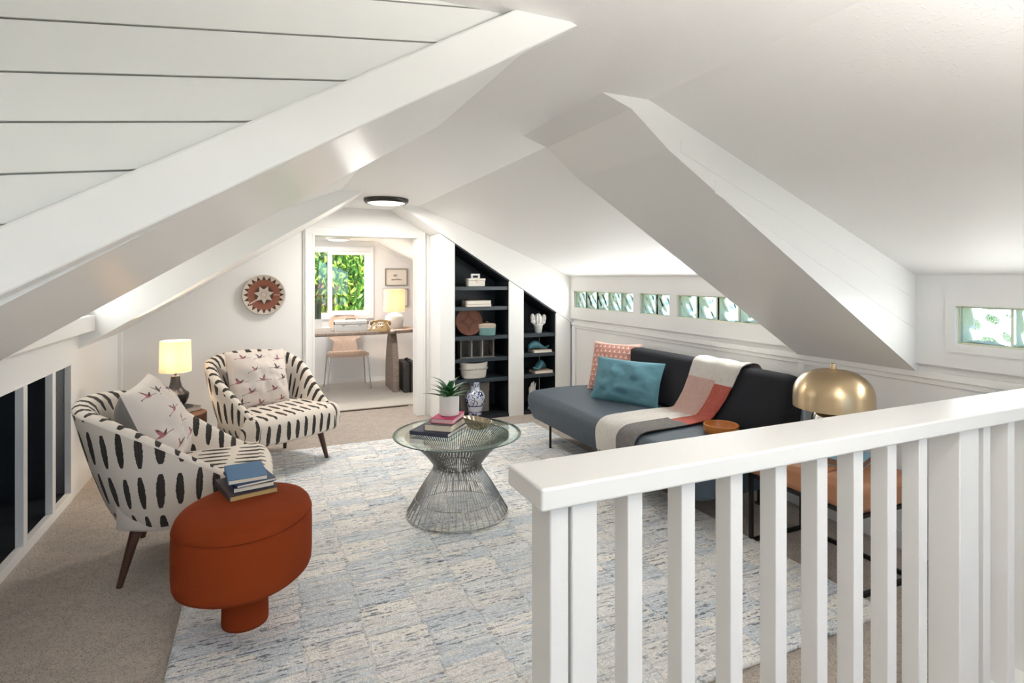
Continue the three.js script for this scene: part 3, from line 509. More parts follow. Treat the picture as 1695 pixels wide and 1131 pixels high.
// ------------------------------------------------------------------ coffee table with a wire base
{
  const o = thing('coffee_table', 'round glass coffee table on an hourglass base of polished steel wires', 'table', [1.012, 0.02, -3.03]);
  const glassTint = phys(lin(0.90, 0.95, 0.92), 0.0, { transmission: 1, thickness: 0, ior: 1.5 });
  mesh('glass_top', [lathe([[0, 0.448], [0.345, 0.448]], 96), lathe([[0.332, 0.460], [0, 0.460]], 96)], glassTint, o);
  mesh('glass_bevel', [lathe([[0.3605, 0.4545], [0.332, 0.460]], 96)], phys(lin(0.80, 0.88, 0.84), 0.1, { transmission: 0.9, thickness: 0, ior: 1.5, specularIntensity: 0.35 }), o);
  mesh('glass_edge', [lathe([[0.345, 0.448], [0.3605, 0.4485], [0.3625, 0.451], [0.3605, 0.4545], [0.359, 0.4545]], 96)], std(lin(0.06, 0.10, 0.085), 0.35, { side: THREE.DoubleSide }), o);
  const wires = [], n = 92, P = (r, y, a) => [r * Math.cos(a), y, r * Math.sin(a)];
  for (let k = 0; k < n; k++) {
    const a = k / n * 2 * Math.PI, tw = 0.10, foot = [0.0, 0.05, 0.0, 0.085][k % 4] ?? 0, t = foot / 0.27;
    wires.push(tube([P(lerp(0.287, 0.128, t), 0.006 + foot, a), P(lerp(0.287, 0.128, 0.6), 0.006 + 0.27 * 0.6, a + tw * 0.2), P(0.130, 0.262, a + tw * 0.5), P(0.136, 0.285, a + tw * 0.6), P(0.205, 0.37, a + tw * 0.85), P(0.296, 0.440, a + tw)], 0.0034, 12, 6));
  }
  mesh('wire_cage', wires, M.steel, o).userData.kind = 'stuff';
  const ring = (r, y, q) => new THREE.TorusGeometry(r, q, 8, 96).rotateX(Math.PI / 2).translate(0, y, 0);
  mesh('ring', [ring(0.284, 0.012, 0.004)], M.steel, o); mesh('ring', [ring(0.236, 0.095, 0.003)], M.steel, o); mesh('ring', [ring(0.1265, 0.268, 0.004)], M.steel, o); mesh('ring', [ring(0.292, 0.441, 0.0045)], M.steel, o);
  const G = 'books on the glass table', y = 0.4805, th = 47 * Math.PI / 180;
  book('book', 'large navy book lowest of the three on the glass table', coverCloth(lin(0.030, 0.034, 0.060)), M.paperWhite, 0.285, 0.235, 0.021, [0.93, y, -3.10], th, G, 'left');
  book('book', 'thick grey-brown book with tan pages, between the navy and pink books', coverCloth(lin(0.095, 0.08, 0.075)), M.paper, 0.245, 0.165, 0.036, [0.962, y + 0.0215, -3.085], th + 0.05, G, 'back');
  book('book', 'bright pink book under the potted succulent', coverCloth(lin(0.52, 0.035, 0.13)), std(lin(0.78, 0.50, 0.50), 0.8), 0.205, 0.135, 0.025, [0.975, y + 0.058, -3.09], th + 0.1, G, 'back');
  // succulent
  const s = thing('potted_succulent', 'spiky green succulent in a smooth white pot on the pink book', 'plant', [0.985, y + 0.0835, -3.10]);
  mesh('pot', [lathe([[0, 0], [0.054, 0], [0.057, 0.003], [0.058, 0.112], [0.0565, 0.1145], [0.0545, 0.112], [0.053, 0.09], [0, 0.09]], 48)], M.ceramic, s);
  mesh('soil', [lathe([[0.0535, 0.098], [0.03, 0.102], [0, 0.101]].reverse().reverse(), 32)], std(lin(0.03, 0.022, 0.018), 0.95, { side: THREE.DoubleSide }), s);
  const leafG = (L, wd, curl) => { const rings = []; for (let i = 0; i <= 12; i++) { const t = i / 12, wv = wd * (0.45 + 0.55 * Math.sin(Math.PI * clamp(t * 1.15 + 0.12))) * (1 - t ** 3.2) + 0.0006, thk = wv * 0.30, out = L * t * Math.cos(0.18 + curl * (1 - t * 0.55)), up = L * t * Math.sin(0.18 + curl * (1 - t * 0.55)) - 0.012 * t * t; rings.push([[out, up + thk * 0.1, -wv], [out, up - thk, -wv * 0.45], [out, up - thk * 1.15, 0], [out, up - thk, wv * 0.45], [out, up + thk * 0.1, wv], [out, up + thk * 0.05, wv * 0.4], [out, up - thk * 0.12, 0], [out, up + thk * 0.05, -wv * 0.4]]); } return loft(rings, { capB: true }); };
  const leafM = [0, 1, 2].map((k) => phys(lin(0.022 + 0.012 * k, 0.105 + 0.035 * k, 0.030 + 0.010 * k), 0.42, { side: THREE.DoubleSide }));
  const kinds = [leafG(0.150, 0.0185, 0.22), leafG(0.155, 0.0200, 0.60), leafG(0.155, 0.0195, 0.95), leafG(0.160, 0.018, 1.28)];
  [[6, 0, 0], [7, 0.4, 1], [6, 0.1, 2], [3, 0.5, 3]].forEach(([cnt, off, kd]) => { for (let k = 0; k < cnt; k++) { const l = mesh('leaf', kinds[kd], leafM[(k + kd) % 3], s); l.rotation.y = off + k * 2 * Math.PI / cnt + rr(-0.12, 0.12); l.position.y = 0.098 + kd * 0.006; l.scale.setScalar(rr(0.86, 1.08)); } });
  // bronze bowl like a fluted shell
  const b = thing('shell_bowl', 'polished bronze bowl shaped like a fluted shell on the glass table', 'bowl', [1.135, y, -3.005], -0.35);
  const rings = []; const prof = [[0.10, 0.001], [0.35, 0.003], [0.62, 0.015], [0.85, 0.036], [1.0, 0.06], [1.0, 0.063], [0.93, 0.060], [0.80, 0.040], [0.58, 0.02], [0.3, 0.009], [0.05, 0.008]];
  for (const [k, yy] of prof) rings.push(Array.from({ length: 120 }, (_, q) => { const t = -q / 120 * 2 * Math.PI, fl = 1 + 0.085 * k * Math.abs(Math.sin(5 * t + 0.6)) - 0.04 * k, tip = 1 + 0.22 * Math.max(0, Math.cos(t - 2.9)) ** 4; return [0.078 * k * fl * tip * Math.cos(t), yy * (1 - 0.28 * k * Math.cos(t)), 0.058 * k * fl * Math.sin(t)]; }));
  mesh('bowl_body', [loft(rings, { capA: true, capB: true })], std(lin(0.46, 0.385, 0.285), 0.24, { metalness: 1 }), b);
}

// ------------------------------------------------------------------ sofa, cushions, throw, bowl
{
  const seatM = std(lin(0.050, 0.070, 0.090), 0.62, { bumpMap: rep(brushBump, 5, 1.2), bumpScale: 0.0018 });
  const backM = std(lin(0.009, 0.010, 0.015), 0.92, { bumpMap: rep(fineBump, 10, 10), bumpScale: 0.0012 });
  const o = thing('sofa', 'low armless sofa with a slate blue seat and black fabric backrest', 'sofa', [2.35, 0, -3.18]);
  const L = 0.98, prof = (k) => { const pts = [], add = (x, y) => pts.push([x, y]); add(-0.30, 0.195); add(-0.335, 0.215); add(-0.375, 0.30); add(-0.385, 0.35); for (let i = 0; i <= 6; i++) { const a = i / 6 * Math.PI / 2; add(-0.385 + 0.075 * (1 - Math.cos(a)), 0.372 + 0.062 * Math.sin(a)); } add(-0.15, 0.443); add(0.05, 0.444); add(0.22, 0.438); add(0.34, 0.425); add(0.355, 0.40); add(0.355, 0.22); add(0.33, 0.195); const cy = 0.32, cx = 0; return pts.map(([x, y]) => [cx + (x - cx) * k, cy + (y - cy) * k]); };
  const rings = []; for (const [z, k] of [[-L, 0.80], [-L + 0.006, 0.87], [-L + 0.02, 0.93], [-L + 0.05, 0.975], [-L + 0.10, 1], [-0.5, 1], [0, 1.002], [0.5, 1], [L - 0.10, 1], [L - 0.05, 0.975], [L - 0.02, 0.93], [L - 0.006, 0.87], [L, 0.80]]) rings.push(prof(k).map(([x, y]) => [x, y, z]).reverse());
  mesh('seat', [loft(rings, { capA: true, capB: true, uv: (i, j, p, u) => [p[2], u] })], seatM, o);
  const bp = (k) => { const pts = [[0.255, 0.465], [0.262, 0.452], [0.35, 0.452], [0.40, 0.47], [0.455, 0.72], [0.458, 0.765], [0.44, 0.79], [0.40, 0.802], [0.35, 0.80], [0.325, 0.785], [0.315, 0.76], [0.285, 0.62]], cx = 0.36, cy = 0.62; return pts.map(([x, y]) => [cx + (x - cx) * k, cy + (y - cy) * (0.5 + 0.5 * k)]); };
  const br = []; for (const [z, k] of [[-0.72, 0.70], [-0.712, 0.82], [-0.69, 0.93], [-0.65, 1], [0, 1.01], [L - 0.07, 1], [L - 0.03, 0.93], [L - 0.008, 0.82], [L, 0.70]]) br.push(bp(k).map(([x, y]) => [x, y, z]).reverse());
  mesh('backrest', [toCreasedNormals(loft(br, { capA: true, capB: true, uv: (i, j, p, u) => [p[2], u] }), 1.2)], backM, o);
  mesh('back_rail', [span(0.27, 0.34, 0.436, 0.456, -0.70, L - 0.02, 0.004)], M.blackMetal, o);
  for (const [x, z] of [[-0.29, -0.70], [-0.29, 0.72], [0.37, -0.70], [0.37, 0.72]]) { const l = mesh('leg', [rod([x, 0.004, z], [x, 0.22, z], 0.0095, 14)], M.blackMetal, o); mesh('foot', [lathe([[0, 0], [0.027, 0], [0.028, 0.004], [0.014, 0.009], [0, 0.01]], 24).translate(x, 0, z)], M.blackMetal, l); }
}
{
  const pinkTex = canvasTex(512, 512, (c, w) => {
    c.fillStyle = '#b98477'; c.fillRect(0, 0, w, w); c.fillStyle = '#d9b9ab'; c.fillRect(0, 0, w, 34); c.fillRect(0, w - 34, w, 34); c.fillRect(0, 0, 34, w); c.fillRect(w - 34, 0, 34, w);
    for (let r = 0; r < 9; r++) for (let k = 0; k < 9; k++) { const x = 60 + k * 48 + (r % 2) * 24, y = 62 + r * 48; if (x > 460) continue; c.fillStyle = '#ecd2c3'; c.beginPath(); for (let q = 0; q < 6; q++) { const a = q * Math.PI / 3 - Math.PI / 2, R = q % 2 ? 6 : 23; c.lineTo(x + R * Math.cos(a), y + R * Math.sin(a)); } c.fill(); }
  }, false);
  const pinkM = std(0xffffff, 0.9, { map: pinkTex, bumpMap: rep(fineBump, 8, 8), bumpScale: 0.001 });
  const p = makePillow('throw_pillow', 0.44, 0.42, 0.15, pinkM, coverCloth(lin(0.62, 0.52, 0.46), 0.9), 'dusty pink pillow with pale star motifs, behind the teal pillow', null, { seed: 41, pinch: 0.09 });
  pose(p, 2.60, 0.628, -3.80, -1.08, -0.30, 0.0);
  const teal = phys(lin(0.085, 0.215, 0.265), 0.72, { sheen: 0.8, sheenRoughness: 0.4, sheenColor: lin(0.30, 0.52, 0.60), bumpMap: rep(brushBump, 2, 2), bumpScale: 0.002 });
  const q = makePillow('throw_pillow', 0.56, 0.335, 0.15, teal, teal, 'teal velvet oblong pillow leaning on the pink pillow', null, { seed: 55, pinch: 0.06, wrinkle: 0.016 });
  pose(q, 2.45, 0.588, -3.42, -1.12, -0.36, -0.01);
}
{
  // throw: a strip of cloth from behind the backrest, over it, across the seat and down the front
  const path = [], add = (x, y, z0, z1) => path.push([x, y, z0, z1]);   // z0..z1: the two edges
  add(2.832, 0.60, -2.95, -2.535); add(2.825, 0.70, -2.95, -2.535); add(2.822, 0.775, -2.95, -2.535); add(2.80, 0.806, -2.95, -2.535); add(2.755, 0.817, -2.95, -2.535); add(2.705, 0.815, -2.95, -2.535); add(2.672, 0.800, -2.95, -2.54); add(2.657, 0.77, -2.95, -2.545);
  add(2.638, 0.68, -2.97, -2.58); add(2.618, 0.58, -3.00, -2.63); add(2.60, 0.50, -3.04, -2.68); add(2.582, 0.462, -3.06, -2.70); add(2.54, 0.453, -3.07, -2.70); add(2.44, 0.454, -3.08, -2.68); add(2.32, 0.455, -3.08, -2.66); add(2.2, 0.454, -3.075, -2.66); add(2.10, 0.452, -3.07, -2.66);
  add(2.03, 0.446, -3.065, -2.66); add(1.985, 0.425, -3.06, -2.66); add(1.962, 0.39, -3.06, -2.66); add(1.956, 0.34, -3.055, -2.655); add(1.958, 0.29, -3.05, -2.65); add(1.962, 0.262, -3.05, -2.65);
  const cu = new THREE.CatmullRomCurve3(path.map((p) => V(p[0], p[1], 0)), false, 'catmullrom', 0.4), N = 90, rows = [], lens = [], tot = cu.getLength();
  const top = [], bot = [];
  for (let i = 0; i <= N; i++) {
    const t = i / N, P = cu.getPoint(t), k = t * (path.length - 1), a = Math.min(path.length - 2, Math.floor(k)), f = k - a, z0 = lerp(path[a][2], path[a + 1][2], f), z1 = lerp(path[a][3], path[a + 1][3], f), T = cu.getTangent(t), nx = T.y, ny = -T.x;   // outwards
    const r1 = [], r2 = [];
    for (let j = 0; j <= 20; j++) { const v = j / 20, w = 0.004 * Math.sin(v * 14 + t * 3) * sstep(0, 0.2, t) + 0.003 * (vnoise(v * 6, t * 16, 8) - 0.3), z = lerp(z0, z1, v); r1.push([P.x + nx * (w + 0.007), P.y + ny * (w + 0.007), z]); r2.push([P.x + nx * (w + 0.002), P.y + ny * (w + 0.002), z]); }
    top.push(r1); bot.push(r2.reverse());
  }
  const wool = canvasTex(512, 1024, (c, w, h) => {   // across = left to right edge, down = from the backrest to the front
    c.fillStyle = '#ded8d0'; c.fillRect(0, 0, w, h);
    const R = (x0, x1, y0, y1, col) => { c.fillStyle = col; c.fillRect(x0 * w, y0 * h, (x1 - x0) * w, (y1 - y0) * h); };
    R(0, 0.62, 0.355, 0.535, '#cfaca0'); R(0.62, 1, 0.365, 0.62, '#b9584a'); R(0.55, 1, 0.62, 1, '#77726f'); R(0, 0.55, 0.535, 0.56, '#d3bdb2'); R(0, 0.55, 0.56, 1, '#ded8d0');
    for (let i = 0; i < 26000; i++) { const l = rnd(); c.fillStyle = l > 0.5 ? 'rgba(255,250,245,0.10)' : 'rgba(60,50,48,0.07)'; c.fillRect(rnd() * w, rnd() * h, rr(1, 3), rr(3, 12)); }
  }, false);
  wool.flipY = false;
  const uvT = (i, j) => [j / 20, i / N], uvB = (i, j) => [1 - j / 20, i / N];
  const o = thing('throw_blanket', 'soft woven throw with cream, pink, coral and grey blocks draped over the sofa', 'blanket');
  mesh('cloth', [loft(top, { closed: false, uv: uvT }), loft(bot, { closed: false, uv: uvB })], std(0xffffff, 0.95, { map: wool, side: THREE.DoubleSide, bumpMap: rep(fineBump, 20, 40), bumpScale: 0.0015 }), o);
  const fr = []; for (let k = 0; k < 44; k++) { const z = lerp(-3.048, -2.652, k / 43), dz = rr(-0.012, 0.012), dx = rr(-0.006, 0.004); fr.push(tube([[1.960, 0.266, z], [1.962 + dx, 0.235, z + dz * 0.4], [1.963 + dx, 0.195 + rr(-0.01, 0.012), z + dz]], 0.0019, 6, 5)); }
  mesh('fringe', fr, std(lin(0.70, 0.65, 0.59), 0.95), o).userData.kind = 'stuff';
}
single('wooden_bowl', [lathe([[0, 0], [0.082, 0], [0.092, 0.006], [0.099, 0.026], [0.1, 0.052], [0.098, 0.056], [0.094, 0.056], [0.092, 0.05], [0.09, 0.022], [0.08, 0.014], [0, 0.013]], 56)], M.acacia, 'shallow round golden wood bowl on the sofa seat behind the railing', 'bowl', [2.462, 0.438, -2.50]);

// ------------------------------------------------------------------ leather bench, blue book and brass lamp
{
  const leather = phys(lin(0.36, 0.155, 0.070), 0.38, { clearcoat: 0.15, clearcoatRoughness: 0.4, bumpMap: rep(plasterBump, 4, 4), bumpScale: 0.0006 });
  const o = thing('leather_bench', 'tan leather bench with stitched panels on a black steel frame', 'bench', [2.47, 0, -1.83]);
  const B = (a, b) => span(Math.min(a[0], b[0]) - 0.009, Math.max(a[0], b[0]) + 0.009, Math.min(a[1], b[1]) - 0.009, Math.max(a[1], b[1]) + 0.009, Math.min(a[2], b[2]) - 0.009, Math.max(a[2], b[2]) + 0.009, 0.0015);
  for (const z of [-0.285, 0.275]) mesh('frame_loop', [B([-0.185, 0.009, z], [0.185, 0.009, z]), B([-0.185, 0.009, z], [-0.185, 0.345, z]), B([0.185, 0.009, z], [0.185, 0.345, z]), B([-0.185, 0.345, z], [0.185, 0.345, z])], M.blackMetal, o);
  mesh('floor_bar', [B([0.185, 0.009, -0.27], [0.185, 0.009, 0.26])], M.blackMetal, o);
  for (const x of [-0.185, 0.185]) mesh('seat_frame', [B([x, 0.345, -0.27], [x, 0.345, 0.26])], M.blackMetal, o);
  for (let k = 0; k < 3; k++) mesh('seat_panel', [new RoundedBoxGeometry(0.42, 0.125, 0.204, 4, 0.035).translate(0, 0.415, -0.205 + k * 0.2)].map(boxUV).map((g) => g), leather, o);
  for (let k = 0; k < 2; k++) mesh('seam', [tube([[-0.211, 0.37, -0.105 + k * 0.2], [-0.208, 0.455, -0.105 + k * 0.2], [-0.16, 0.4745, -0.105 + k * 0.2], [0.16, 0.4745, -0.105 + k * 0.2], [0.208, 0.455, -0.105 + k * 0.2]], 0.002, 30, 5)], leather, o);
  book('book', 'light blue book with brown pages under the brass lamp', coverCloth(lin(0.20, 0.36, 0.48)), std(lin(0.20, 0.10, 0.05), 0.8), 0.23, 0.32, 0.032, [2.515, 0.479, -1.85], 0.35, null, 'back');
  const l = thing('table_lamp', 'mushroom lamp with a brushed brass dome over a mirrored globe', 'lamp', [2.525, 0.512, -1.84]);
  mesh('globe', [lathe([[0, 0], [0.062, 0], [0.066, 0.004], [0.060, 0.012], [0.050, 0.03], [0.062, 0.055], [0.084, 0.09], [0.094, 0.13], [0.092, 0.165], [0.078, 0.20], [0.05, 0.225], [0.02, 0.236], [0, 0.238]], 56)], std(lin(0.80, 0.78, 0.76), 0.06, { metalness: 1 }), l);
  const brass = phys(lin(0.66, 0.51, 0.32), 0.30, { metalness: 1, anisotropy: 0.8, anisotropyRotation: Math.PI / 2, bumpMap: rep(dataTex(256, 16, (x, y) => hash(x, 0, 5), false), 4, 1), bumpScale: 0.00012, side: THREE.DoubleSide });
  const dome = []; for (let k = 0; k <= 6; k++) dome.push([0.1755 + 0.0009 * Math.sin(k / 6 * 3.1), 0.212 + 0.0098 * k]); for (let k = 1; k <= 22; k++) { const a = k / 22 * Math.PI / 2; dome.push([0.1755 * Math.pow(Math.cos(a), 0.74), 0.273 + 0.124 * Math.sin(a)]); }
  mesh('dome_shade', [lathe(dome, 96)], brass, l);
  mesh('finial', [lathe([[0, 0.393], [0.011, 0.394], [0.0125, 0.402], [0.0125, 0.424], [0.010, 0.427], [0, 0.427]], 24)], brass, l);
  mesh('stem', [rod([0, 0.22, 0], [0, 0.395, 0], 0.007)], brass, l);
}

// ------------------------------------------------------------------ flush ceiling lights
function flushLight(label, x, y, z, r, power, color, big, ring = std(lin(0.045, 0.040, 0.037), 0.35, { metalness: 0.7 })) {
  const o = thing('ceiling_light', label, 'light', [x, y, z]), k = r / 0.19;
  mesh('trim_ring', [lathe([[0, 0], [0.19 * k, 0], [0.192 * k, -0.004], [0.19 * k, -0.02], [0.178 * k, -0.034], [0.160 * k, -0.036], [0.158 * k, -0.032]].reverse(), 72)], ring, o);
  mesh('diffuser', [lathe([[0, -0.046], [0.08 * k, -0.0445], [0.135 * k, -0.040], [0.159 * k, -0.033], [0.16 * k, -0.028], [0, -0.028]], 56)], std(lin(0.9, 0.9, 0.88), 0.5, { emissive: color, emissiveIntensity: big }), o);
  const d = r * 1.5, p = new THREE.RectAreaLight(color, power / (d * d), d, d); p.position.set(0, -0.05, 0); p.lookAt(0, -1, 0); p.name = 'diffuser_light'; o.add(p); p.rotation.set(-Math.PI / 2, 0, 0);
  return o;
}
flushLight('round flush ceiling light with a dark ring, on the flat strip before the doorway', 0.94, FLATY, -4.68, 0.182, 5, new THREE.Color(1, 0.95, 0.90), 2.2);
flushLight('round flush ceiling light with a dark ring, over the landing behind the railing', 1.35, FLATY, -0.25, 0.182, 1.8, new THREE.Color(1, 0.96, 0.92), 2.2);  // added fill above the frame, brightens the rug and railing
flushLight('thin white flush light on the study ceiling seen through the doorway', 0.80, 1.83, -6.75, 0.14, 3.2, new THREE.Color(1, 0.95, 0.90), 1.6, M.white);

// ------------------------------------------------------------------ built-in bookcases under the slope
{
  const zf = -5.0, zb = -5.385, top = (x) => beamR(x) - 0.003;
  const stile = (x0, x1, z0, z1) => prism([[x0, 0], [x1, 0], [x1, top(x1)], [x0, top(x0)]], z0, z1, [], 0.0015);
  const build = (label, x0, x1, left, right, ys) => {
    const o = thing('bookcase', label, 'bookcase', [0, 0, 0]);
    for (const [a, b] of [left, right]) mesh('face_frame', [stile(a, b, zf - 0.022, zf - 0.002)], M.trim, o);
    mesh('face_frame', [span(x0, x1, 0, 0.03, zf - 0.022, zf - 0.004)], M.dark, o);
    mesh('interior', [span(x0, x1, 0.02, 0.035, zb, zf - 0.022), prism([[x0, 0], [x1, 0], [x1, top(x1)], [x0, top(x0)]], zb - 0.012, zb), stile(x0 - 0.012, x0, zb, zf - 0.021), stile(x1, x1 + 0.012, zb, zf - 0.021), prism([[x0, top(x0) - 0.012], [x1, top(x1) - 0.012], [x1, top(x1)], [x0, top(x0)]], zb, zf - 0.004)], M.dark, o);
    for (const y of ys) { const xe = Math.min(x1, WX1 - (y - BEAM0) / BSLOPE - 0.01); mesh('shelf', [span(x0 + 0.002, xe - 0.002, y - 0.036, y, zb, zf - 0.026, 0.002)], M.darkShelf, o); }
    return o;
  };
  const a = build('tall black-lined bookcase with five shelves under the sloping beam', 1.645, 2.201, [1.502, 1.645], [2.201, 2.358], [1.272, 1.078, 0.797, 0.585, 0.385]);
  mesh('side_panel', [prism([[1.502, 0], [1.514, 0], [1.514, top(1.514)], [1.502, top(1.502)]], DOORZ, zf - 0.022)], M.trim, a);
  build('short narrow black-lined bookcase with three shelves beside the sofa', 2.358, 2.724, [2.7235, 2.724], [2.724, 2.888], [0.797, 0.600, 0.390]);
}
// cubbies in the left knee wall
{
  const o = thing('storage_cubby', 'row of black open storage cubbies with white dividers in the low left wall', 'cubby', [WX0, 0, -3.2]);
  const z0 = 1.0, z1 = -1.0;
  mesh('interior', [span(-0.40, -0.39, 0, 0.86, z1, z0), span(-0.39, -0.02, 0.03, 0.045, z1, z0), span(-0.39, -0.01, 0.832, 0.85, z1, z0), span(-0.39, -0.015, 0.03, 0.85, z1 - 0.012, z1), span(-0.39, -0.015, 0.03, 0.85, z0, z0 + 0.012)], M.dark, o);
  mesh('bottom_rail', [span(-0.03, 0.004, 0, 0.052, z1, z0, 0.002)], M.trim, o);
  for (const z of [-3.455, -3.865, -3.045, -2.635]) mesh('divider', [span(-0.030, 0.004, 0.05, 0.832, z + 3.2 - 0.026, z + 3.2 + 0.024, 0.002)], M.trim, o);
  mesh('end_stile', [span(-0.03, 0.003, 0.0, 0.832, -0.997, -0.968, 0.002)], M.trim, o);
  mesh('top_rail', [span(-0.012, 0.003, 0.826, 0.835, z1, z0, 0.001)], M.trim, o);
}

// ------------------------------------------------------------------ things on the tall bookcase
const ZS = -5.13;
{
  const straw = (a, b, seed, fu, fv) => dataTex(256, 256, (x, y) => { const w = 0.5 + 0.5 * Math.sin(x / 256 * Math.PI * 2 * fu + (Math.floor(y / 256 * fv) % 2) * Math.PI), r = Math.abs(Math.sin(y / 256 * Math.PI * fv)), k = clamp(w * 0.45 + r * 0.4 + (hash(x, y, seed) - 0.5) * 0.25); return [0, 1, 2].map((c) => lerp(a[c], b[c], k)); });
  const basketBump = dataTex(256, 256, (x, y) => 0.5 * Math.abs(Math.sin(y / 256 * Math.PI * 16)) + 0.5 * (0.5 + 0.5 * Math.sin(x / 256 * Math.PI * 80)), false);
  const o = thing('trinket_box', 'small pale carved box with a square loop handle on the top shelf', 'box', [1.885, 1.273, ZS + 0.03]);
  mesh('box_body', [box(0.165, 0.055, 0.10, 0, 0.0275, 0, 0.004)], M.paperWhite, o); mesh('lid', [box(0.172, 0.022, 0.106, 0, 0.066, 0, 0.004)], M.paperWhite, o);
  mesh('handle', [prism(rect(-0.045, 0.045, 0.077, 0.122), -0.008, 0.008, [rect(-0.027, 0.027, 0.084, 0.104)], 0.002)], M.white, o); mesh('clasp', [box(0.02, 0.026, 0.004, 0, 0.05, 0.054, 0.002)], M.plywood, o);
  book('book', 'cream book, lower of the two on the second shelf of the tall bookcase', coverCloth(lin(0.50, 0.38, 0.29)), M.paperWhite, 0.245, 0.17, 0.024, [1.898, 1.0785, ZS + 0.03], 0, 'cream books on the second shelf', 'back');
  book('book', 'cream book, upper of the two on the second shelf of the tall bookcase', coverCloth(lin(0.56, 0.44, 0.35)), M.paperWhite, 0.24, 0.165, 0.034, [1.898, 1.103, ZS + 0.03], 0.02, 'cream books on the second shelf', 'back');
  // round brown tray, leaning
  const trayTex = canvasTex(256, 256, (c, w) => { c.translate(128, 128); c.fillStyle = '#6d4333'; c.fillRect(-128, -128, 256, 256); for (let k = 0; k < 40; k++) { c.strokeStyle = `rgba(${k % 2 ? '40,20,14' : '150,100,80'},0.22)`; c.lineWidth = 1.6; c.beginPath(); c.arc(0, 0, 4 + k * 3.2, 0, 7); c.stroke(); } c.strokeStyle = '#3a2018'; c.lineWidth = 5; for (const [q, s] of [[0, 86], [0.0, 56]]) { c.beginPath(); for (let k = 0; k <= 16; k++) { const a = k * Math.PI / 8 + q, r = k % 4 === 0 ? s : k % 4 === 2 ? s * 0.48 : s * 0.55; c.lineTo(r * Math.cos(a) * 1, r * Math.sin(a)); } c.stroke(); } }, false);
  const g = lathe([[0, 0.004], [0.118, 0.006], [0.128, 0.02], [0.134, 0.022], [0.136, 0.016], [0.128, 0], [0, -0.002]].reverse(), 56), p = g.attributes.position, uv = g.attributes.uv; for (let i = 0; i < p.count; i++) uv.setXY(i, 0.5 + p.getX(i) / 0.275, 0.5 - p.getZ(i) / 0.275); g.rotateX(Math.PI / 2);
  const tray = single('woven_tray', [g], std(0xffffff, 0.8, { map: trayTex, side: THREE.DoubleSide }), 'round brown woven tray with a star pattern leaning on the third shelf', 'tray', [1.815, 0.933, -5.10]); tray.rotation.x = -0.14;
  // lidded basket
  const b = thing('lidded_basket', 'small lidded basket, teal below and cream above, on the third shelf', 'basket', [2.0, 0.797, ZS + 0.045]);
  const coil = (r0, y0, r1, y1, n) => { const pts = []; for (let k = 0; k <= n * 4; k++) { const t = k / (n * 4); pts.push([lerp(r0, r1, t) + 0.003 * Math.abs(Math.sin(t * n * Math.PI)), lerp(y0, y1, t)]); } return pts; };
  mesh('basket_body', [lathe([[0, 0], [0.078, 0.001], ...coil(0.080, 0.003, 0.086, 0.074, 7)], 48)], std(lin(0.20, 0.36, 0.34), 0.9, { bumpMap: rep(basketBump, 4, 1), bumpScale: 0.003 }), b);
  mesh('lid', [lathe([...coil(0.086, 0.074, 0.085, 0.105, 3), [0.08, 0.11], [0.05, 0.114], [0, 0.116]], 48)], std(lin(0.66, 0.55, 0.44), 0.9, { bumpMap: rep(basketBump, 4, 1), bumpScale: 0.003 }), b);
  mesh('knob', [lathe([[0, 0.114], [0.012, 0.115], [0.016, 0.124], [0.011, 0.133], [0, 0.135]], 20)], M.stump, b);
  // three-compartment basket standing open to the front
  const d = thing('divided_basket', 'grey woven basket tray of three compartments set on its side on the fourth shelf', 'basket', [1.888, 0.585, ZS + 0.02]);
  const weave = std(0xffffff, 0.9, { map: rep(straw([0.24, 0.225, 0.21], [0.52, 0.49, 0.46], 81, 12, 14), 6, 6), side: THREE.DoubleSide, bumpMap: rep(basketBump, 3, 3), bumpScale: 0.004 });
  mesh('back_panel', [box(0.325, 0.165, 0.006, 0, 0.088, -0.055)], weave, d); mesh('rim', [tube([[-0.168, 0.012, 0.06], [-0.168, 0.164, 0.06], [-0.160, 0.172, 0.06], [0.160, 0.172, 0.06], [0.168, 0.164, 0.06], [0.168, 0.012, 0.06], [0.160, 0.004, 0.06], [-0.160, 0.004, 0.06]], 0.005, 80, 8, true)], std(0xffffff, 0.9, { map: rep(straw([0.28, 0.265, 0.25], [0.58, 0.55, 0.52], 84, 6, 20), 2, 20) }), d);
  for (const [w, h, x, y] of [[0.33, 0.007, 0, 0.005], [0.33, 0.007, 0, 0.170], [0.007, 0.165, -0.164, 0.088], [0.007, 0.165, 0.164, 0.088]]) mesh('side_panel', [box(w, h, 0.115, x, y, 0)], weave, d);
  for (const x of [-0.055, 0.055]) mesh('divider', [box(0.008, 0.165, 0.112, x, 0.088, 0.002)], std(lin(0.30, 0.29, 0.275), 0.9), d);
  // white oval bin
  const w = thing('woven_bin', 'cream woven bin with a braided band and flared handles on the fifth shelf', 'basket', [1.868, 0.385, ZS + 0.025]);
  const bm = std(lin(0.68, 0.63, 0.56), 0.9, { bumpMap: rep(basketBump, 5, 1.4), bumpScale: 0.004, side: THREE.DoubleSide });
  const rim = (t, y, k) => ringOval(0.118 + 0.022 * t, 0.075 + 0.012 * t, y, 56, 2.6).map((q) => [q[0] * k, q[1] + t ** 3 * 0.022 * (Math.abs(q[0]) / 0.14) ** 3, q[2] * k]);
  mesh('bin_body', [loft([rim(0, 0.001, 0.2), rim(0, 0.001, 0.94), rim(0, 0.008, 1), rim(0.35, 0.055, 1), rim(0.7, 0.105, 1), rim(1, 0.150, 1), rim(1, 0.152, 0.965), rim(0.7, 0.105, 0.955), rim(0.2, 0.03, 0.94), rim(0, 0.01, 0.3)], { capA: true, capB: true })], bm, w);
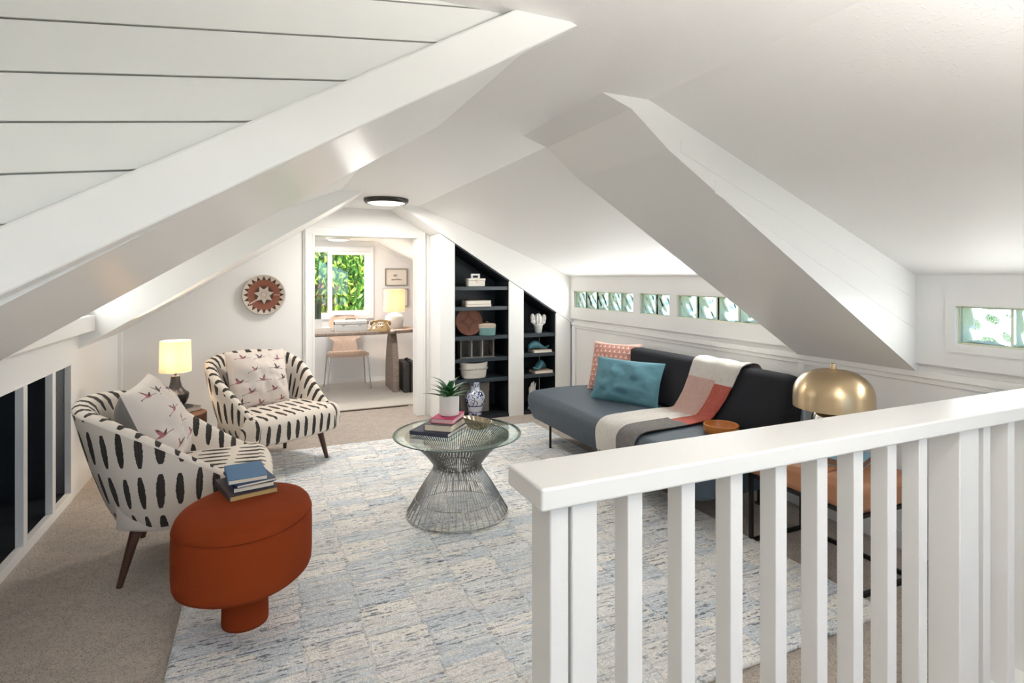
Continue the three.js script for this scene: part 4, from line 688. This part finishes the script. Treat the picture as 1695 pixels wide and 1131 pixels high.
  const braid = []; for (let k = 0; k < 40; k++) { const t = k / 40 * Math.PI * 2, q = rim(0.62, 0.092, 1.02); const c = Math.cos(t), s = Math.sin(t), x = 0.1335 * Math.sign(c) * Math.abs(c) ** (2 / 2.6), z = 0.0835 * Math.sign(s) * Math.abs(s) ** (2 / 2.6); braid.push(new THREE.SphereGeometry(0.0085, 8, 6).scale(1.25, 0.8, 0.7).rotateZ(k % 2 ? 0.5 : -0.5).translate(x, 0.094, z)); }
  mesh('braided_band', braid, bm, w);
  // blue and white vase
  const vaseTex = canvasTex(512, 512, (c, w, h) => {
    c.fillStyle = '#c6c9d4'; c.fillRect(0, 0, w, h); const col = ['#1d2550', '#27357a', '#161b3d'];
    const flower = (x, y, r) => { for (let k = 0; k < 6; k++) { const a = k * Math.PI / 3 + r; c.fillStyle = col[k % 3]; c.beginPath(); c.ellipse(x + Math.cos(a) * r * 0.55, y + Math.sin(a) * r * 0.55, r * 0.5, r * 0.34, a, 0, 7); c.fill(); } c.fillStyle = '#c9ccd8'; c.beginPath(); c.arc(x, y, r * 0.2, 0, 7); c.fill(); };
    for (let k = 0; k < 210; k++) { const x = rnd() * w, y = rnd() * h, r = rr(8, 22); for (const dx of [-w, 0, w]) { c.strokeStyle = col[k % 3]; c.lineWidth = rr(2.5, 5); c.beginPath(); c.arc(x + dx, y, r, k, k + rr(2, 4.4)); c.stroke(); c.fillStyle = col[(k + 1) % 3]; c.beginPath(); c.ellipse(x + dx + r, y, r * 0.5, r * 0.24, k, 0, 7); c.fill(); } }
    for (let k = 0; k < 22; k++) { const x = rnd() * w, y = 40 + rnd() * (h - 80), r = rr(20, 32); flower(x, y, r); flower(x - w, y, r); flower(x + w, y, r); }
    c.fillStyle = '#20295a'; for (const y of [10, 110, 150, 480, 500]) c.fillRect(0, h - y - 5, w, 5);
  });
  single('vase', [lathe([[0, 0], [0.062, 0], [0.066, 0.006], [0.064, 0.016], [0.070, 0.05], [0.088, 0.11], [0.098, 0.155], [0.097, 0.185], [0.082, 0.215], [0.058, 0.235], [0.047, 0.25], [0.046, 0.285], [0.054, 0.315], [0.055, 0.32], [0.05, 0.32], [0.042, 0.285], [0.04, 0.25]], 64)], phys(0xffffff, 0.18, { map: vaseTex, clearcoat: 0.8, clearcoatRoughness: 0.08 }), 'blue and white floral porcelain vase at the bottom of the tall bookcase', 'vase', [1.872, 0.035, -5.075]);
  const gb = thing('storage_box', 'taupe storage box with a lid standing behind the porcelain vase', 'box', [1.90, 0.035, -5.255]);
  mesh('box_body', [box(0.30, 0.20, 0.20, 0, 0.1, 0, 0.003)], std(lin(0.235, 0.20, 0.175), 0.85), gb); mesh('lid', [box(0.306, 0.085, 0.206, 0, 0.2435, 0, 0.003)], std(lin(0.25, 0.215, 0.19), 0.85), gb);
}
// ------------------------------------------------------------------ things on the short bookcase
{
  const o = thing('cactus_figurine', 'white ceramic cactus figurine in a white pot on the narrow bookcase', 'figurine', [2.572, 0.797, ZS + 0.02]);
  const lobe = (r, h, x, y, tilt) => { const rings = [[0.3, 0], [0.8, 0.1], [1, 0.4], [0.95, 0.7], [0.6, 0.93], [0.1, 1]].map(([k, t]) => Array.from({ length: 40 }, (_, q) => { const a = -q / 40 * 2 * Math.PI, f = 1 + 0.16 * Math.cos(8 * a); return [r * k * f * Math.cos(a), h * t, r * k * f * Math.sin(a)]; })); return loft(rings, { capA: true, capB: true }).rotateZ(tilt).translate(x, y, 0); };
  mesh('pot', [lathe([[0, 0], [0.036, 0], [0.046, 0.07], [0.050, 0.072], [0.050, 0.086], [0.044, 0.088], [0, 0.084]], 36)], M.ceramic, o);
  mesh('cactus', [lobe(0.037, 0.115, 0, 0.08, 0), lobe(0.02, 0.055, -0.036, 0.095, 0.9), lobe(0.021, 0.075, -0.062, 0.118, 0.05), lobe(0.02, 0.055, 0.036, 0.085, -0.9), lobe(0.021, 0.08, 0.064, 0.105, -0.05)], M.ceramic, o);
  const last = (L) => { const rings = []; for (let i = 0; i <= 22; i++) { const t = i / 22, x = (t - 0.5) * L, w = 0.036 * (0.55 + 0.55 * Math.sin(Math.PI * (0.12 + t * 0.86)) ** 1.2) * (t > 0.93 ? 1 - (t - 0.93) * 9 : 1), hh = t < 0.42 ? lerp(0.052, 0.085, Math.sin(t / 0.42 * Math.PI * 0.62)) : lerp(0.078, 0.018, sstep(0.40, 0.88, t)), base = 0.002 + 0.022 * sstep(0.75, 1, t) + 0.012 * Math.sin(Math.PI * clamp(t / 0.6)); rings.push(Array.from({ length: 20 }, (_, q) => { const a = q / 20 * 2 * Math.PI, s = Math.sin(a); return [x, base + hh * (0.5 + 0.5 * s), w * Math.cos(a) * (s > 0.3 ? 1 - 0.35 * (s - 0.3) * (t < 0.5 ? 1 : 0.3) : 1)]; })); } return loft(rings, { capA: true, capB: true }); };
  const tealM = phys(lin(0.055, 0.175, 0.215), 0.5, { clearcoat: 0.2 });
  const G1 = 'teal shoe lasts on books', book1 = (y, x, w, lbl) => book('book', lbl, coverCloth(lin(0.60, 0.46, 0.36)), M.paperWhite, w, 0.14, 0.026, [x, y, ZS + 0.03], 0.03, 'cream books under the shoe lasts', 'back');
  book1(0.600, 2.588, 0.205, 'cream book under the upper teal shoe last'); book1(0.390, 2.60, 0.205, 'cream book under the lower teal shoe last');
  const a = single('shoe_last', [last(0.25)], tealM, 'teal wooden shoe last on the upper book, its toe to the right', 'shoe last', [2.572, 0.627, ZS + 0.03], 0.05, G1); a.scale.set(1, 0.92, 1);
  const b = single('shoe_last', [last(0.20)], tealM, 'teal wooden shoe last on the lower book, its toe to the left', 'shoe last', [2.575, 0.417, ZS + 0.03], Math.PI + 0.5, G1);
  // plaster hand, fingers up
  const h = thing('hand_sculpture', 'white plaster hand with raised fingers on the floor of the narrow bookcase', 'sculpture', [2.485, 0.035, -5.07], 0.4), hp = [];
  const seg = (pts, r0, r1) => { const rings = pts.map((p, i) => { const r = lerp(r0, r1, i / (pts.length - 1)) * (i === pts.length - 1 ? 0.55 : 1); return Array.from({ length: 14 }, (_, q) => { const t = -q / 14 * 2 * Math.PI; return [p[0] + r * Math.cos(t), p[1], p[2] + r * Math.sin(t)]; }); }); return loft(rings, { capA: true, capB: true }); };
  hp.push(loft([[0.052, 0.042, 0], [0.05, 0.04, 0.012], [0.034, 0.030, 0.03], [0.031, 0.026, 0.06], [0.042, 0.026, 0.10], [0.048, 0.024, 0.14], [0.045, 0.019, 0.168], [0.035, 0.012, 0.178]].map(([p, q, y]) => ringOval(p, q, y, 30, 2.4)), { capA: true, capB: true }));
  hp.push(seg([[-0.034, 0.15, 0], [-0.040, 0.19, -0.002], [-0.043, 0.215, 0.004], [-0.043, 0.232, 0.010]], 0.0105, 0.007));
  hp.push(seg([[-0.012, 0.16, 0], [-0.014, 0.21, -0.002], [-0.014, 0.245, 0.003], [-0.014, 0.268, 0.010]], 0.0115, 0.0078));
  hp.push(seg([[0.011, 0.16, 0], [0.013, 0.215, -0.003], [0.014, 0.25, 0.002], [0.015, 0.275, 0.008]], 0.0115, 0.0078));
  hp.push(seg([[0.033, 0.155, 0], [0.038, 0.205, -0.002], [0.041, 0.236, 0.002], [0.042, 0.256, 0.008]], 0.011, 0.0075));
  hp.push(seg([[0.036, 0.085, 0.004], [0.058, 0.115, 0.010], [0.070, 0.142, 0.016], [0.076, 0.165, 0.02]], 0.013, 0.008));
  mesh('hand', hp, M.ceramic, h);
}

// ------------------------------------------------------------------ study: desk, chair and the things on the desk
{
  const o = thing('desk', 'long rounded grey-brown wooden desk on arched slab legs in the study', 'desk', [0.72, 0.012, -6.72]);
  const R = (k, y) => ringOval(1.05 - (1 - k), 0.335 - (1 - k), y, 80, 2.7);
  mesh('desktop', [loft([R(0.7, 0.70), R(0.985, 0.70), R(1, 0.708), R(1, 0.732), R(0.992, 0.74), R(0.7, 0.74)], { capA: true, capB: true, uv: (i, j, p) => [p[2] * 0.8, p[0] * 0.6] })], M.desk, o);
  for (const x of [0.70, -0.78]) {
    const slab = []; for (let k = 0; k <= 16; k++) { const t = k / 16, hw = 0.075 + 0.155 * Math.sin(Math.PI * 0.5 * clamp((1 - t) * 1.35)) ** 0.8; slab.push([hw, t * 0.685]); }
    const poly = [...slab, ...slab.slice().reverse().map(([a, b]) => [-a, b])];
    mesh('leg', [boxUV(prism(poly, -0.035, 0.035, [], 0.006).rotateY(Math.PI / 2).translate(x, 0, 0))], M.desk, o);
    mesh('leg_plate', [box(0.14, 0.018, 0.22, x, 0.692, 0, 0.002)], M.desk, o);
  }
  const c = thing('desk_chair', 'pale moulded plywood chair with a waisted back and thin chrome legs', 'chair', [0.935, 0, -7.0]);
  const seatRings = []; for (let i = 0; i <= 16; i++) { const t = i / 16, z = lerp(-0.20, 0.19, t), hw = 0.16 + 0.085 * Math.sin(Math.PI * clamp(0.10 + t * 0.62)) ** 0.9, y = 0.445 - 0.012 * Math.sin(Math.PI * t) - 0.03 * sstep(0.8, 1, t) * 0.6, r = []; for (let j = 0; j <= 12; j++) { const u = j / 12 * 2 - 1; r.push([u * hw, y + 0.010 * u * u, z]); } for (let j = 12; j >= 0; j--) { const u = j / 12 * 2 - 1; r.push([u * hw, y + 0.010 * u * u - 0.012, z]); } seatRings.push(r); }
  mesh('seat', [loft(seatRings, { closed: true, capA: true, capB: true, capUV: [0, 0], uv: (i, j, p) => [p[2], p[0]] })], M.plywood, c);
  const backRings = []; for (let i = 0; i <= 24; i++) { const t = i / 24, y = 0.44 + 0.45 * t, hw = y < 0.56 ? lerp(0.155, 0.135, (y - 0.44) / 0.12) : y < 0.66 ? lerp(0.135, 0.195, sstep(0.575, 0.615, y)) : lerp(0.195, 0.185, (y - 0.66) / 0.2) - 0.06 * sstep(0.84, 0.895, y), z = -0.20 - 0.085 * t - 0.012 * Math.sin(Math.PI * t), r = []; for (let j = 0; j <= 12; j++) { const u = j / 12 * 2 - 1; r.push([u * hw, y, z + 0.028 * u * u]); } for (let j = 12; j >= 0; j--) { const u = j / 12 * 2 - 1; r.push([u * hw, y, z + 0.028 * u * u - 0.011]); } backRings.push(r.reverse()); }
  mesh('backrest', [loft(backRings, { closed: true, capA: true, capB: true, uv: (i, j, p) => [p[1], p[0]] })], M.plywood, c);
  for (const [sx, sz] of [[-1, 1], [1, 1], [-1, -1], [1, -1]]) mesh('leg', [tube([[sx * 0.06, 0.425, sz * 0.06], [sx * 0.18, 0.428, sz * 0.135], [sx * 0.212, 0.415, sz * 0.152], [sx * 0.222, 0.37, sz * 0.163], [sx * 0.25, 0.002, sz * 0.205]], 0.0085, 30, 10)], M.chrome, c);
  // hard case
  const k = thing('carry_case', 'white hard carrying case with black corner clips lying on the desk', 'case', [0.92, 0.74, -6.60], -0.04), caseM = std(lin(0.74, 0.72, 0.68), 0.35);
  mesh('case_body', [box(0.36, 0.085, 0.19, 0, 0.045, 0, 0.014)], caseM, k); mesh('lid', [box(0.362, 0.044, 0.192, 0, 0.111, 0, 0.016)], caseM, k);
  mesh('corner_clip', [-1, 1].map((s) => box(0.016, 0.03, 0.05, s * 0.182, 0.105, 0.06, 0.004)), M.blackMetal, k); mesh('latch', [-0.09, 0.09].map((x) => box(0.028, 0.03, 0.006, x, 0.088, 0.098, 0.002)), M.chrome, k);
  mesh('handle', [tube([[-0.05, 0.132, 0], [-0.045, 0.145, 0], [0.045, 0.145, 0], [0.05, 0.132, 0]], 0.005, 20, 8)], M.blackMetal, k); mesh('foot', [[-0.16, 0.07], [0.16, 0.07], [-0.16, -0.07], [0.16, -0.07]].map(([x, z]) => lathe([[0, 0], [0.008, 0], [0.008, 0.004], [0, 0.004]], 12).translate(x, 0, z)), M.blackMetal, k);
  // rotary phone
  const t = thing('telephone', 'ochre rotary telephone with a coiled cord on the study desk', 'telephone', [1.235, 0.74, -6.50], -0.35), ochre = phys(lin(0.36, 0.235, 0.095), 0.3, { clearcoat: 0.5 });
  mesh('phone_body', [loft([[0.115, 0.10, 0, 0], [0.118, 0.104, 0.008, 0], [0.112, 0.096, 0.03, 0], [0.09, 0.07, 0.062, -0.014], [0.075, 0.045, 0.085, -0.03], [0.068, 0.036, 0.092, -0.035]].map(([p, q, y, z]) => ringOval(p, q, y, 40, 3.4, 0, 0, z)), { capA: true, capB: true })], ochre, t);
  const dial = mesh('dial', [lathe([[0, 0.008], [0.03, 0.008], [0.048, 0.006], [0.05, 0], [0, 0]].reverse(), 40)], M.paperWhite, t); dial.position.set(0, 0.052, 0.052); dial.rotation.x = 0.72;
  const holes = []; for (let q = 0; q < 10; q++) { const a = q * 0.55; holes.push(lathe([[0, 0.011], [0.007, 0.011], [0.007, 0.009]].reverse(), 12).translate(0.036 * Math.cos(a), 0, 0.036 * Math.sin(a))); } mesh('finger_hole', holes, M.blackMetal, dial);
  mesh('handset', [loft(Array.from({ length: 25 }, (_, i) => { const u = i / 24 * 2 - 1, r = 0.013 + 0.016 * sstep(0.62, 0.86, Math.abs(u)) - 0.012 * sstep(0.95, 1, Math.abs(u)); return Array.from({ length: 16 }, (_, q) => { const a = q / 16 * 2 * Math.PI; return [u * 0.118, 0.122 - 0.022 * u * u - 0.012 * sstep(0.6, 0.9, Math.abs(u)) + r * Math.sin(a), -0.035 + r * Math.cos(a)]; }); }), { capA: true, capB: true })], ochre, t);
  mesh('cradle', [-1, 1].map((s) => box(0.02, 0.035, 0.05, s * 0.048, 0.10, -0.035, 0.006)), ochre, t);
  const cord = []; for (let q = 0; q <= 220; q++) { const u = q / 220, a = u * 2 * Math.PI * 26, c0 = [lerp(0.10, 0.17, Math.sin(u * 2.6)), 0.0085, lerp(-0.02, 0.11, u)]; cord.push([c0[0] + 0.007 * Math.cos(a), c0[1] + 0.0055 * Math.sin(a), c0[2] + u * 0.0]); } mesh('cord', [tube(cord, 0.0024, 500, 5)], M.paperWhite, t);
  // ceramic lamp
  const l = thing('table_lamp', 'white ceramic jar lamp with a tall pale shade lit on the study desk', 'lamp', [1.45, 0.74, -6.74]);
  mesh('base', [lathe([[0, 0], [0.085, 0], [0.092, 0.005], [0.105, 0.06], [0.112, 0.11], [0.106, 0.15], [0.078, 0.178], [0.036, 0.19], [0.03, 0.198], [0, 0.2]], 48)], M.ceramic, l);
  mesh('lamp_shade', [lathe([[0.128, 0.212], [0.130, 0.215], [0.127, 0.478], [0.1255, 0.48], [0.124, 0.478], [0.127, 0.215]], 56)], phys(lin(0.86, 0.68, 0.54), 0.95, { transmission: 0.5, thickness: 0, side: THREE.DoubleSide }), l);
  mesh('stem', [rod([0, 0.195, 0], [0, 0.29, 0], 0.007)], M.steel, l); mesh('shade_fitter', [0, 1, 2].map((q) => rod([0, 0.27, 0], [0.125 * Math.cos(q * 2.094), 0.27, 0.125 * Math.sin(q * 2.094)], 0.0015, 6)), M.steel, l);
  mesh('bulb', [lathe([[0, 0.29], [0.014, 0.295], [0.03, 0.33], [0.03, 0.345], [0.022, 0.365], [0, 0.372]], 20)], std(0xffffff, 0.5, { emissive: new THREE.Color(1, 0.75, 0.48), emissiveIntensity: 6 }), l);
  const pl = new THREE.PointLight(new THREE.Color(1, 0.78, 0.58), 0.8, 0, 2); pl.position.set(0, 0.335, 0); pl.castShadow = true; pl.name = 'lamp_glow'; l.add(pl);
  // cactus in a square pot on a box
  const bx = thing('desk_box', 'shallow pale box with a dark base under the potted cactus on the desk', 'box', [0.585, 0.74, -6.62]);
  mesh('box_body', [box(0.22, 0.052, 0.18, 0, 0.034, 0, 0.004)], M.paperWhite, bx); mesh('base', [box(0.226, 0.008, 0.186, 0, 0.004, 0, 0.002)], M.walnut, bx);
  const ca = thing('potted_cactus', 'tall grey-green column cactus in a white square pot by the study window', 'plant', [0.565, 0.80, -6.62]);
  mesh('pot', [loft([[0.048, 0], [0.05, 0.004], [0.054, 0.095], [0.05, 0.095], [0.048, 0.08]].map(([r, y]) => ringOval(r, r, y, 40, 8)), { capA: true, capB: true })], M.white, ca);
  const col = (r, h, x, z) => loft([[1, 0], [1.05, 0.3], [1, 0.8], [0.7, 0.95], [0.15, 1]].map(([q, u]) => Array.from({ length: 48 }, (_, j) => { const a = -j / 48 * 2 * Math.PI, f = 1 + 0.14 * Math.cos(9 * a); return [x + r * q * f * Math.cos(a), 0.08 + h * u, z + r * q * f * Math.sin(a)]; })), { capB: true });
  mesh('cactus_stem', [col(0.02, 0.24, 0.012, 0.0)], std(lin(0.09, 0.125, 0.085), 0.8), ca); mesh('cactus_stem', [col(0.017, 0.18, -0.02, 0.012)], std(lin(0.10, 0.13, 0.09), 0.8), ca);
  // framed prints on the back wall
  const art = (draw) => canvasTex(512, 384, (c, w, h) => { c.fillStyle = '#e2dcd2'; c.fillRect(0, 0, w, h); draw(c); }, false);
  const prints = [[1.608, 1.367, art((c) => { c.fillStyle = '#45403a'; for (let k = 0; k < 260; k++) { const x = 130 + rnd() * 260, y = 245 + rnd() * 26 - Math.sin((x - 130) / 260 * 3.1) * 22 * rnd(); c.fillRect(x, y, rr(2, 12), rr(2, 6)); } c.lineWidth = 5; c.strokeStyle = '#4b453f'; c.beginPath(); c.moveTo(248, 250); c.quadraticCurveTo(262, 205, 228, 150); c.stroke(); for (let k = 0; k < 90; k++) c.fillRect(178 + rnd() * 105, 128 + rnd() * 44, rr(3, 14), rr(2, 6)); }), 'framed ink print of a small tree on the study wall', 0.29, 0.225], [1.600, 1.098, art((c) => { c.strokeStyle = '#5b544c'; c.lineWidth = 4; for (let k = 0; k < 7; k++) { c.beginPath(); c.moveTo(150, 150 + k * 16); c.quadraticCurveTo(256, 120 + k * 20, 360, 150 + k * 16); c.stroke(); } }), 'framed print half hidden by the tall lamp shade in the study', 0.33, 0.235]];
  for (const [x, y, tex, label, fw, fh] of prints) { const f = thing('framed_print', label, 'picture', [x, y, -7.358]); mesh('frame', [prism(rect(-fw / 2, fw / 2, -fh / 2, fh / 2), 0, 0.02, [rect(-fw / 2 + 0.009, fw / 2 - 0.009, -fh / 2 + 0.009, fh / 2 - 0.009)], 0.001)], std(lin(0.20, 0.17, 0.13), 0.5), f); const g = new THREE.PlaneGeometry(fw - 0.016, fh - 0.016).translate(0, 0, 0.01); mesh('print', [g], std(0xffffff, 0.8, { map: tex }), f); }
  // suitcase
  const s = thing('suitcase', 'dark grey hard suitcase standing on end beside the desk leg', 'suitcase', [1.575, 0.022, -6.60], -0.05), sm = std(lin(0.040, 0.036, 0.035), 0.5);
  mesh('shell', [box(0.078, 0.345, 0.40, -0.041, 0.1725, 0, 0.022), box(0.078, 0.345, 0.40, 0.041, 0.1725, 0, 0.022)], sm, s); mesh('seam_band', [box(0.008, 0.338, 0.394, 0, 0.1725, 0, 0.002)], M.blackMetal, s);
  mesh('handle', [tube([[0, 0.342, -0.06], [0, 0.372, -0.05], [0, 0.375, 0], [0, 0.372, 0.05], [0, 0.342, 0.06]], 0.008, 24, 8)], M.blackMetal, s); mesh('latch', [-0.13, 0.13].map((z) => box(0.03, 0.012, 0.035, 0, 0.35, z, 0.003)), M.blackMetal, s);
  // cream shag rug
  const shag = new THREE.BoxGeometry(2.2, 0.02, 1.62, 150, 1, 110), p = shag.attributes.position;
  for (let i = 0; i < p.count; i++) if (p.getY(i) > 0) { const e = Math.min(1.1 - Math.abs(p.getX(i)), 0.81 - Math.abs(p.getZ(i))); p.setY(i, 0.008 + 0.012 * vnoise(p.getX(i) * 30, p.getZ(i) * 30, 6) * clamp(e * 20)); }
  shag.computeVertexNormals();
  single('shag_rug', [boxUV(shag)], std(lin(0.78, 0.73, 0.66), 1, { bumpMap: rep(fineBump, 5, 5), bumpScale: 0.008 }), 'cream shaggy rug under the study desk', 'rug', [0.85, 0.0105, -6.66]);
}

// ------------------------------------------------------------------ outdoors: ground and trees
struct('ground', [span(-40, 45, -3.3, -3.1, -50, 40)], std(lin(0.26, 0.30, 0.20), 1));
{
  const leafG = (() => { const s = new THREE.Shape(); s.moveTo(0, 0); s.quadraticCurveTo(0.034, 0.03, 0, 0.10); s.quadraticCurveTo(-0.034, 0.03, 0, 0); const g = new THREE.ShapeGeometry(s, 3), p = g.attributes.position; for (let i = 0; i < p.count; i++) p.setZ(i, 0.25 * Math.abs(p.getX(i)) - 1.6 * p.getY(i) * p.getY(i)); g.computeVertexNormals(); return g; })();
  const leafM = phys(0xffffff, 0.55, { side: THREE.DoubleSide, transmission: 0.35, thickness: 0 });
  const barkM = std(lin(0.07, 0.05, 0.035), 0.95);
  const tree = (label, x, y, z, rx, ry, rz, count, tones, group) => {
    const o = thing('leafy_tree', label, 'tree', [x, -3.1, z], 0, group), h = y + 3.1;
    mesh('trunk', [rod([0, 0, 0], [0.1, h, 0], 0.17, 12, 0.09)], barkM, o);
    const br = []; for (let k = 0; k < 16; k++) { const a = k * 2.4, t = 0.35 + 0.6 * rnd(), e = [Math.cos(a) * rx * 0.8, h + (rnd() - 0.35) * ry * 1.2, Math.sin(a) * rz * 0.8]; br.push(rod([0.1 * t, h * t, 0], e, 0.03, 7, 0.012)); }
    mesh('branch', br, barkM, o).userData.kind = 'stuff';
    const im = new THREE.InstancedMesh(leafG, leafM, count), m = new THREE.Matrix4(), q = new THREE.Quaternion(), e = new THREE.Euler(), c = new THREE.Color();
    for (let k = 0; k < count; k++) {
      let ux, uy, uz; do { ux = rr(-1, 1); uy = rr(-1, 1); uz = rr(-1, 1); } while (ux * ux + uy * uy + uz * uz > 1);
      const clump = vnoise(ux * 7 + 20, uy * 9 + 20, 60 + Math.floor(uz * 3)); if (clump < 0.30 && rnd() < 0.8) { k--; continue; }
      e.set(rr(-0.9, 0.9) + Math.PI * 0.85, rr(-1.2, 1.2), rr(-0.9, 0.9)); q.setFromEuler(e); const s = rr(0.95, 1.7);
      m.compose(V(ux * rx, h + uy * ry, uz * rz), q, V(s, s, s)); im.setMatrixAt(k, m);
      const pick = rnd() * 0.6 + vnoise(ux * 6, uy * 7, 77) * 0.55, tone = tones[Math.min(tones.length - 1, Math.floor(pick / 1.05 * tones.length))], v = rr(0.8, 1.2); c.setRGB(tone[0] * v, tone[1] * v, tone[2] * v); im.setColorAt(k, c);
    }
    im.name = 'foliage'; im.userData.kind = 'stuff'; im.castShadow = im.receiveShadow = true; o.add(im);
    return o;
  };
  const G = [[0.07, 0.20, 0.02], [0.13, 0.36, 0.03], [0.25, 0.54, 0.04], [0.48, 0.70, 0.05], [0.74, 0.82, 0.08], [0.64, 0.72, 0.09], [0.42, 0.17, 0.06]];
  tree('broad tree of green and yellowing leaves filling the study window', 1.4, 1.2, -10.9, 2.6, 2.6, 1.1, 54000, G);
  const green = [[0.05, 0.15, 0.02], [0.08, 0.22, 0.03], [0.14, 0.30, 0.05]];
  tree('green tree outside beyond the glass block windows on the right', 9.5, -1.7, -4.6, 1.8, 2.2, 4.0, 9000, green);
  tree('green tree outside beyond the glass block window on the left', -6.5, -0.6, -4.0, 1.6, 2.2, 3.0, 6000, green);
}
// ------------------------------------------------------------------ added bowl pendant out of view, fill light bounced off the ceiling
{
  const o = thing('added_pendant_lamp', 'white plaster bowl pendant throwing its light up at the stair ceiling', 'lamp', [1.0, FLATY, 0.55]);
  mesh('canopy', [lathe([[0, 0], [0.06, 0], [0.058, -0.012], [0.02, -0.024], [0, -0.025]].reverse(), 32)], M.blackMetal, o);
  mesh('cord', [rod([0, -0.02, 0], [0, -0.50, 0], 0.004)], M.blackMetal, o);
  mesh('bowl', [lathe([[0, -0.56], [0.10, -0.552], [0.17, -0.52], [0.20, -0.47], [0.195, -0.468], [0.165, -0.513], [0.10, -0.542], [0, -0.55]], 48)], M.white, o);
  const g = mesh('bulb', [new THREE.SphereGeometry(0.05, 24, 16)], std(lin(0.9, 0.9, 0.88), 0.4, { emissive: new THREE.Color(1, 0.97, 0.92), emissiveIntensity: 2 }), o); g.position.y = -0.505;
  const p = new THREE.PointLight(new THREE.Color(1, 0.975, 0.94), 12.5, 0, 2); p.position.set(0, -0.528, 0); p.castShadow = true; p.shadow.radius = 2; p.name = 'added_fill_light'; o.add(p);
}
shade(scene);
renderer.render(scene, camera);
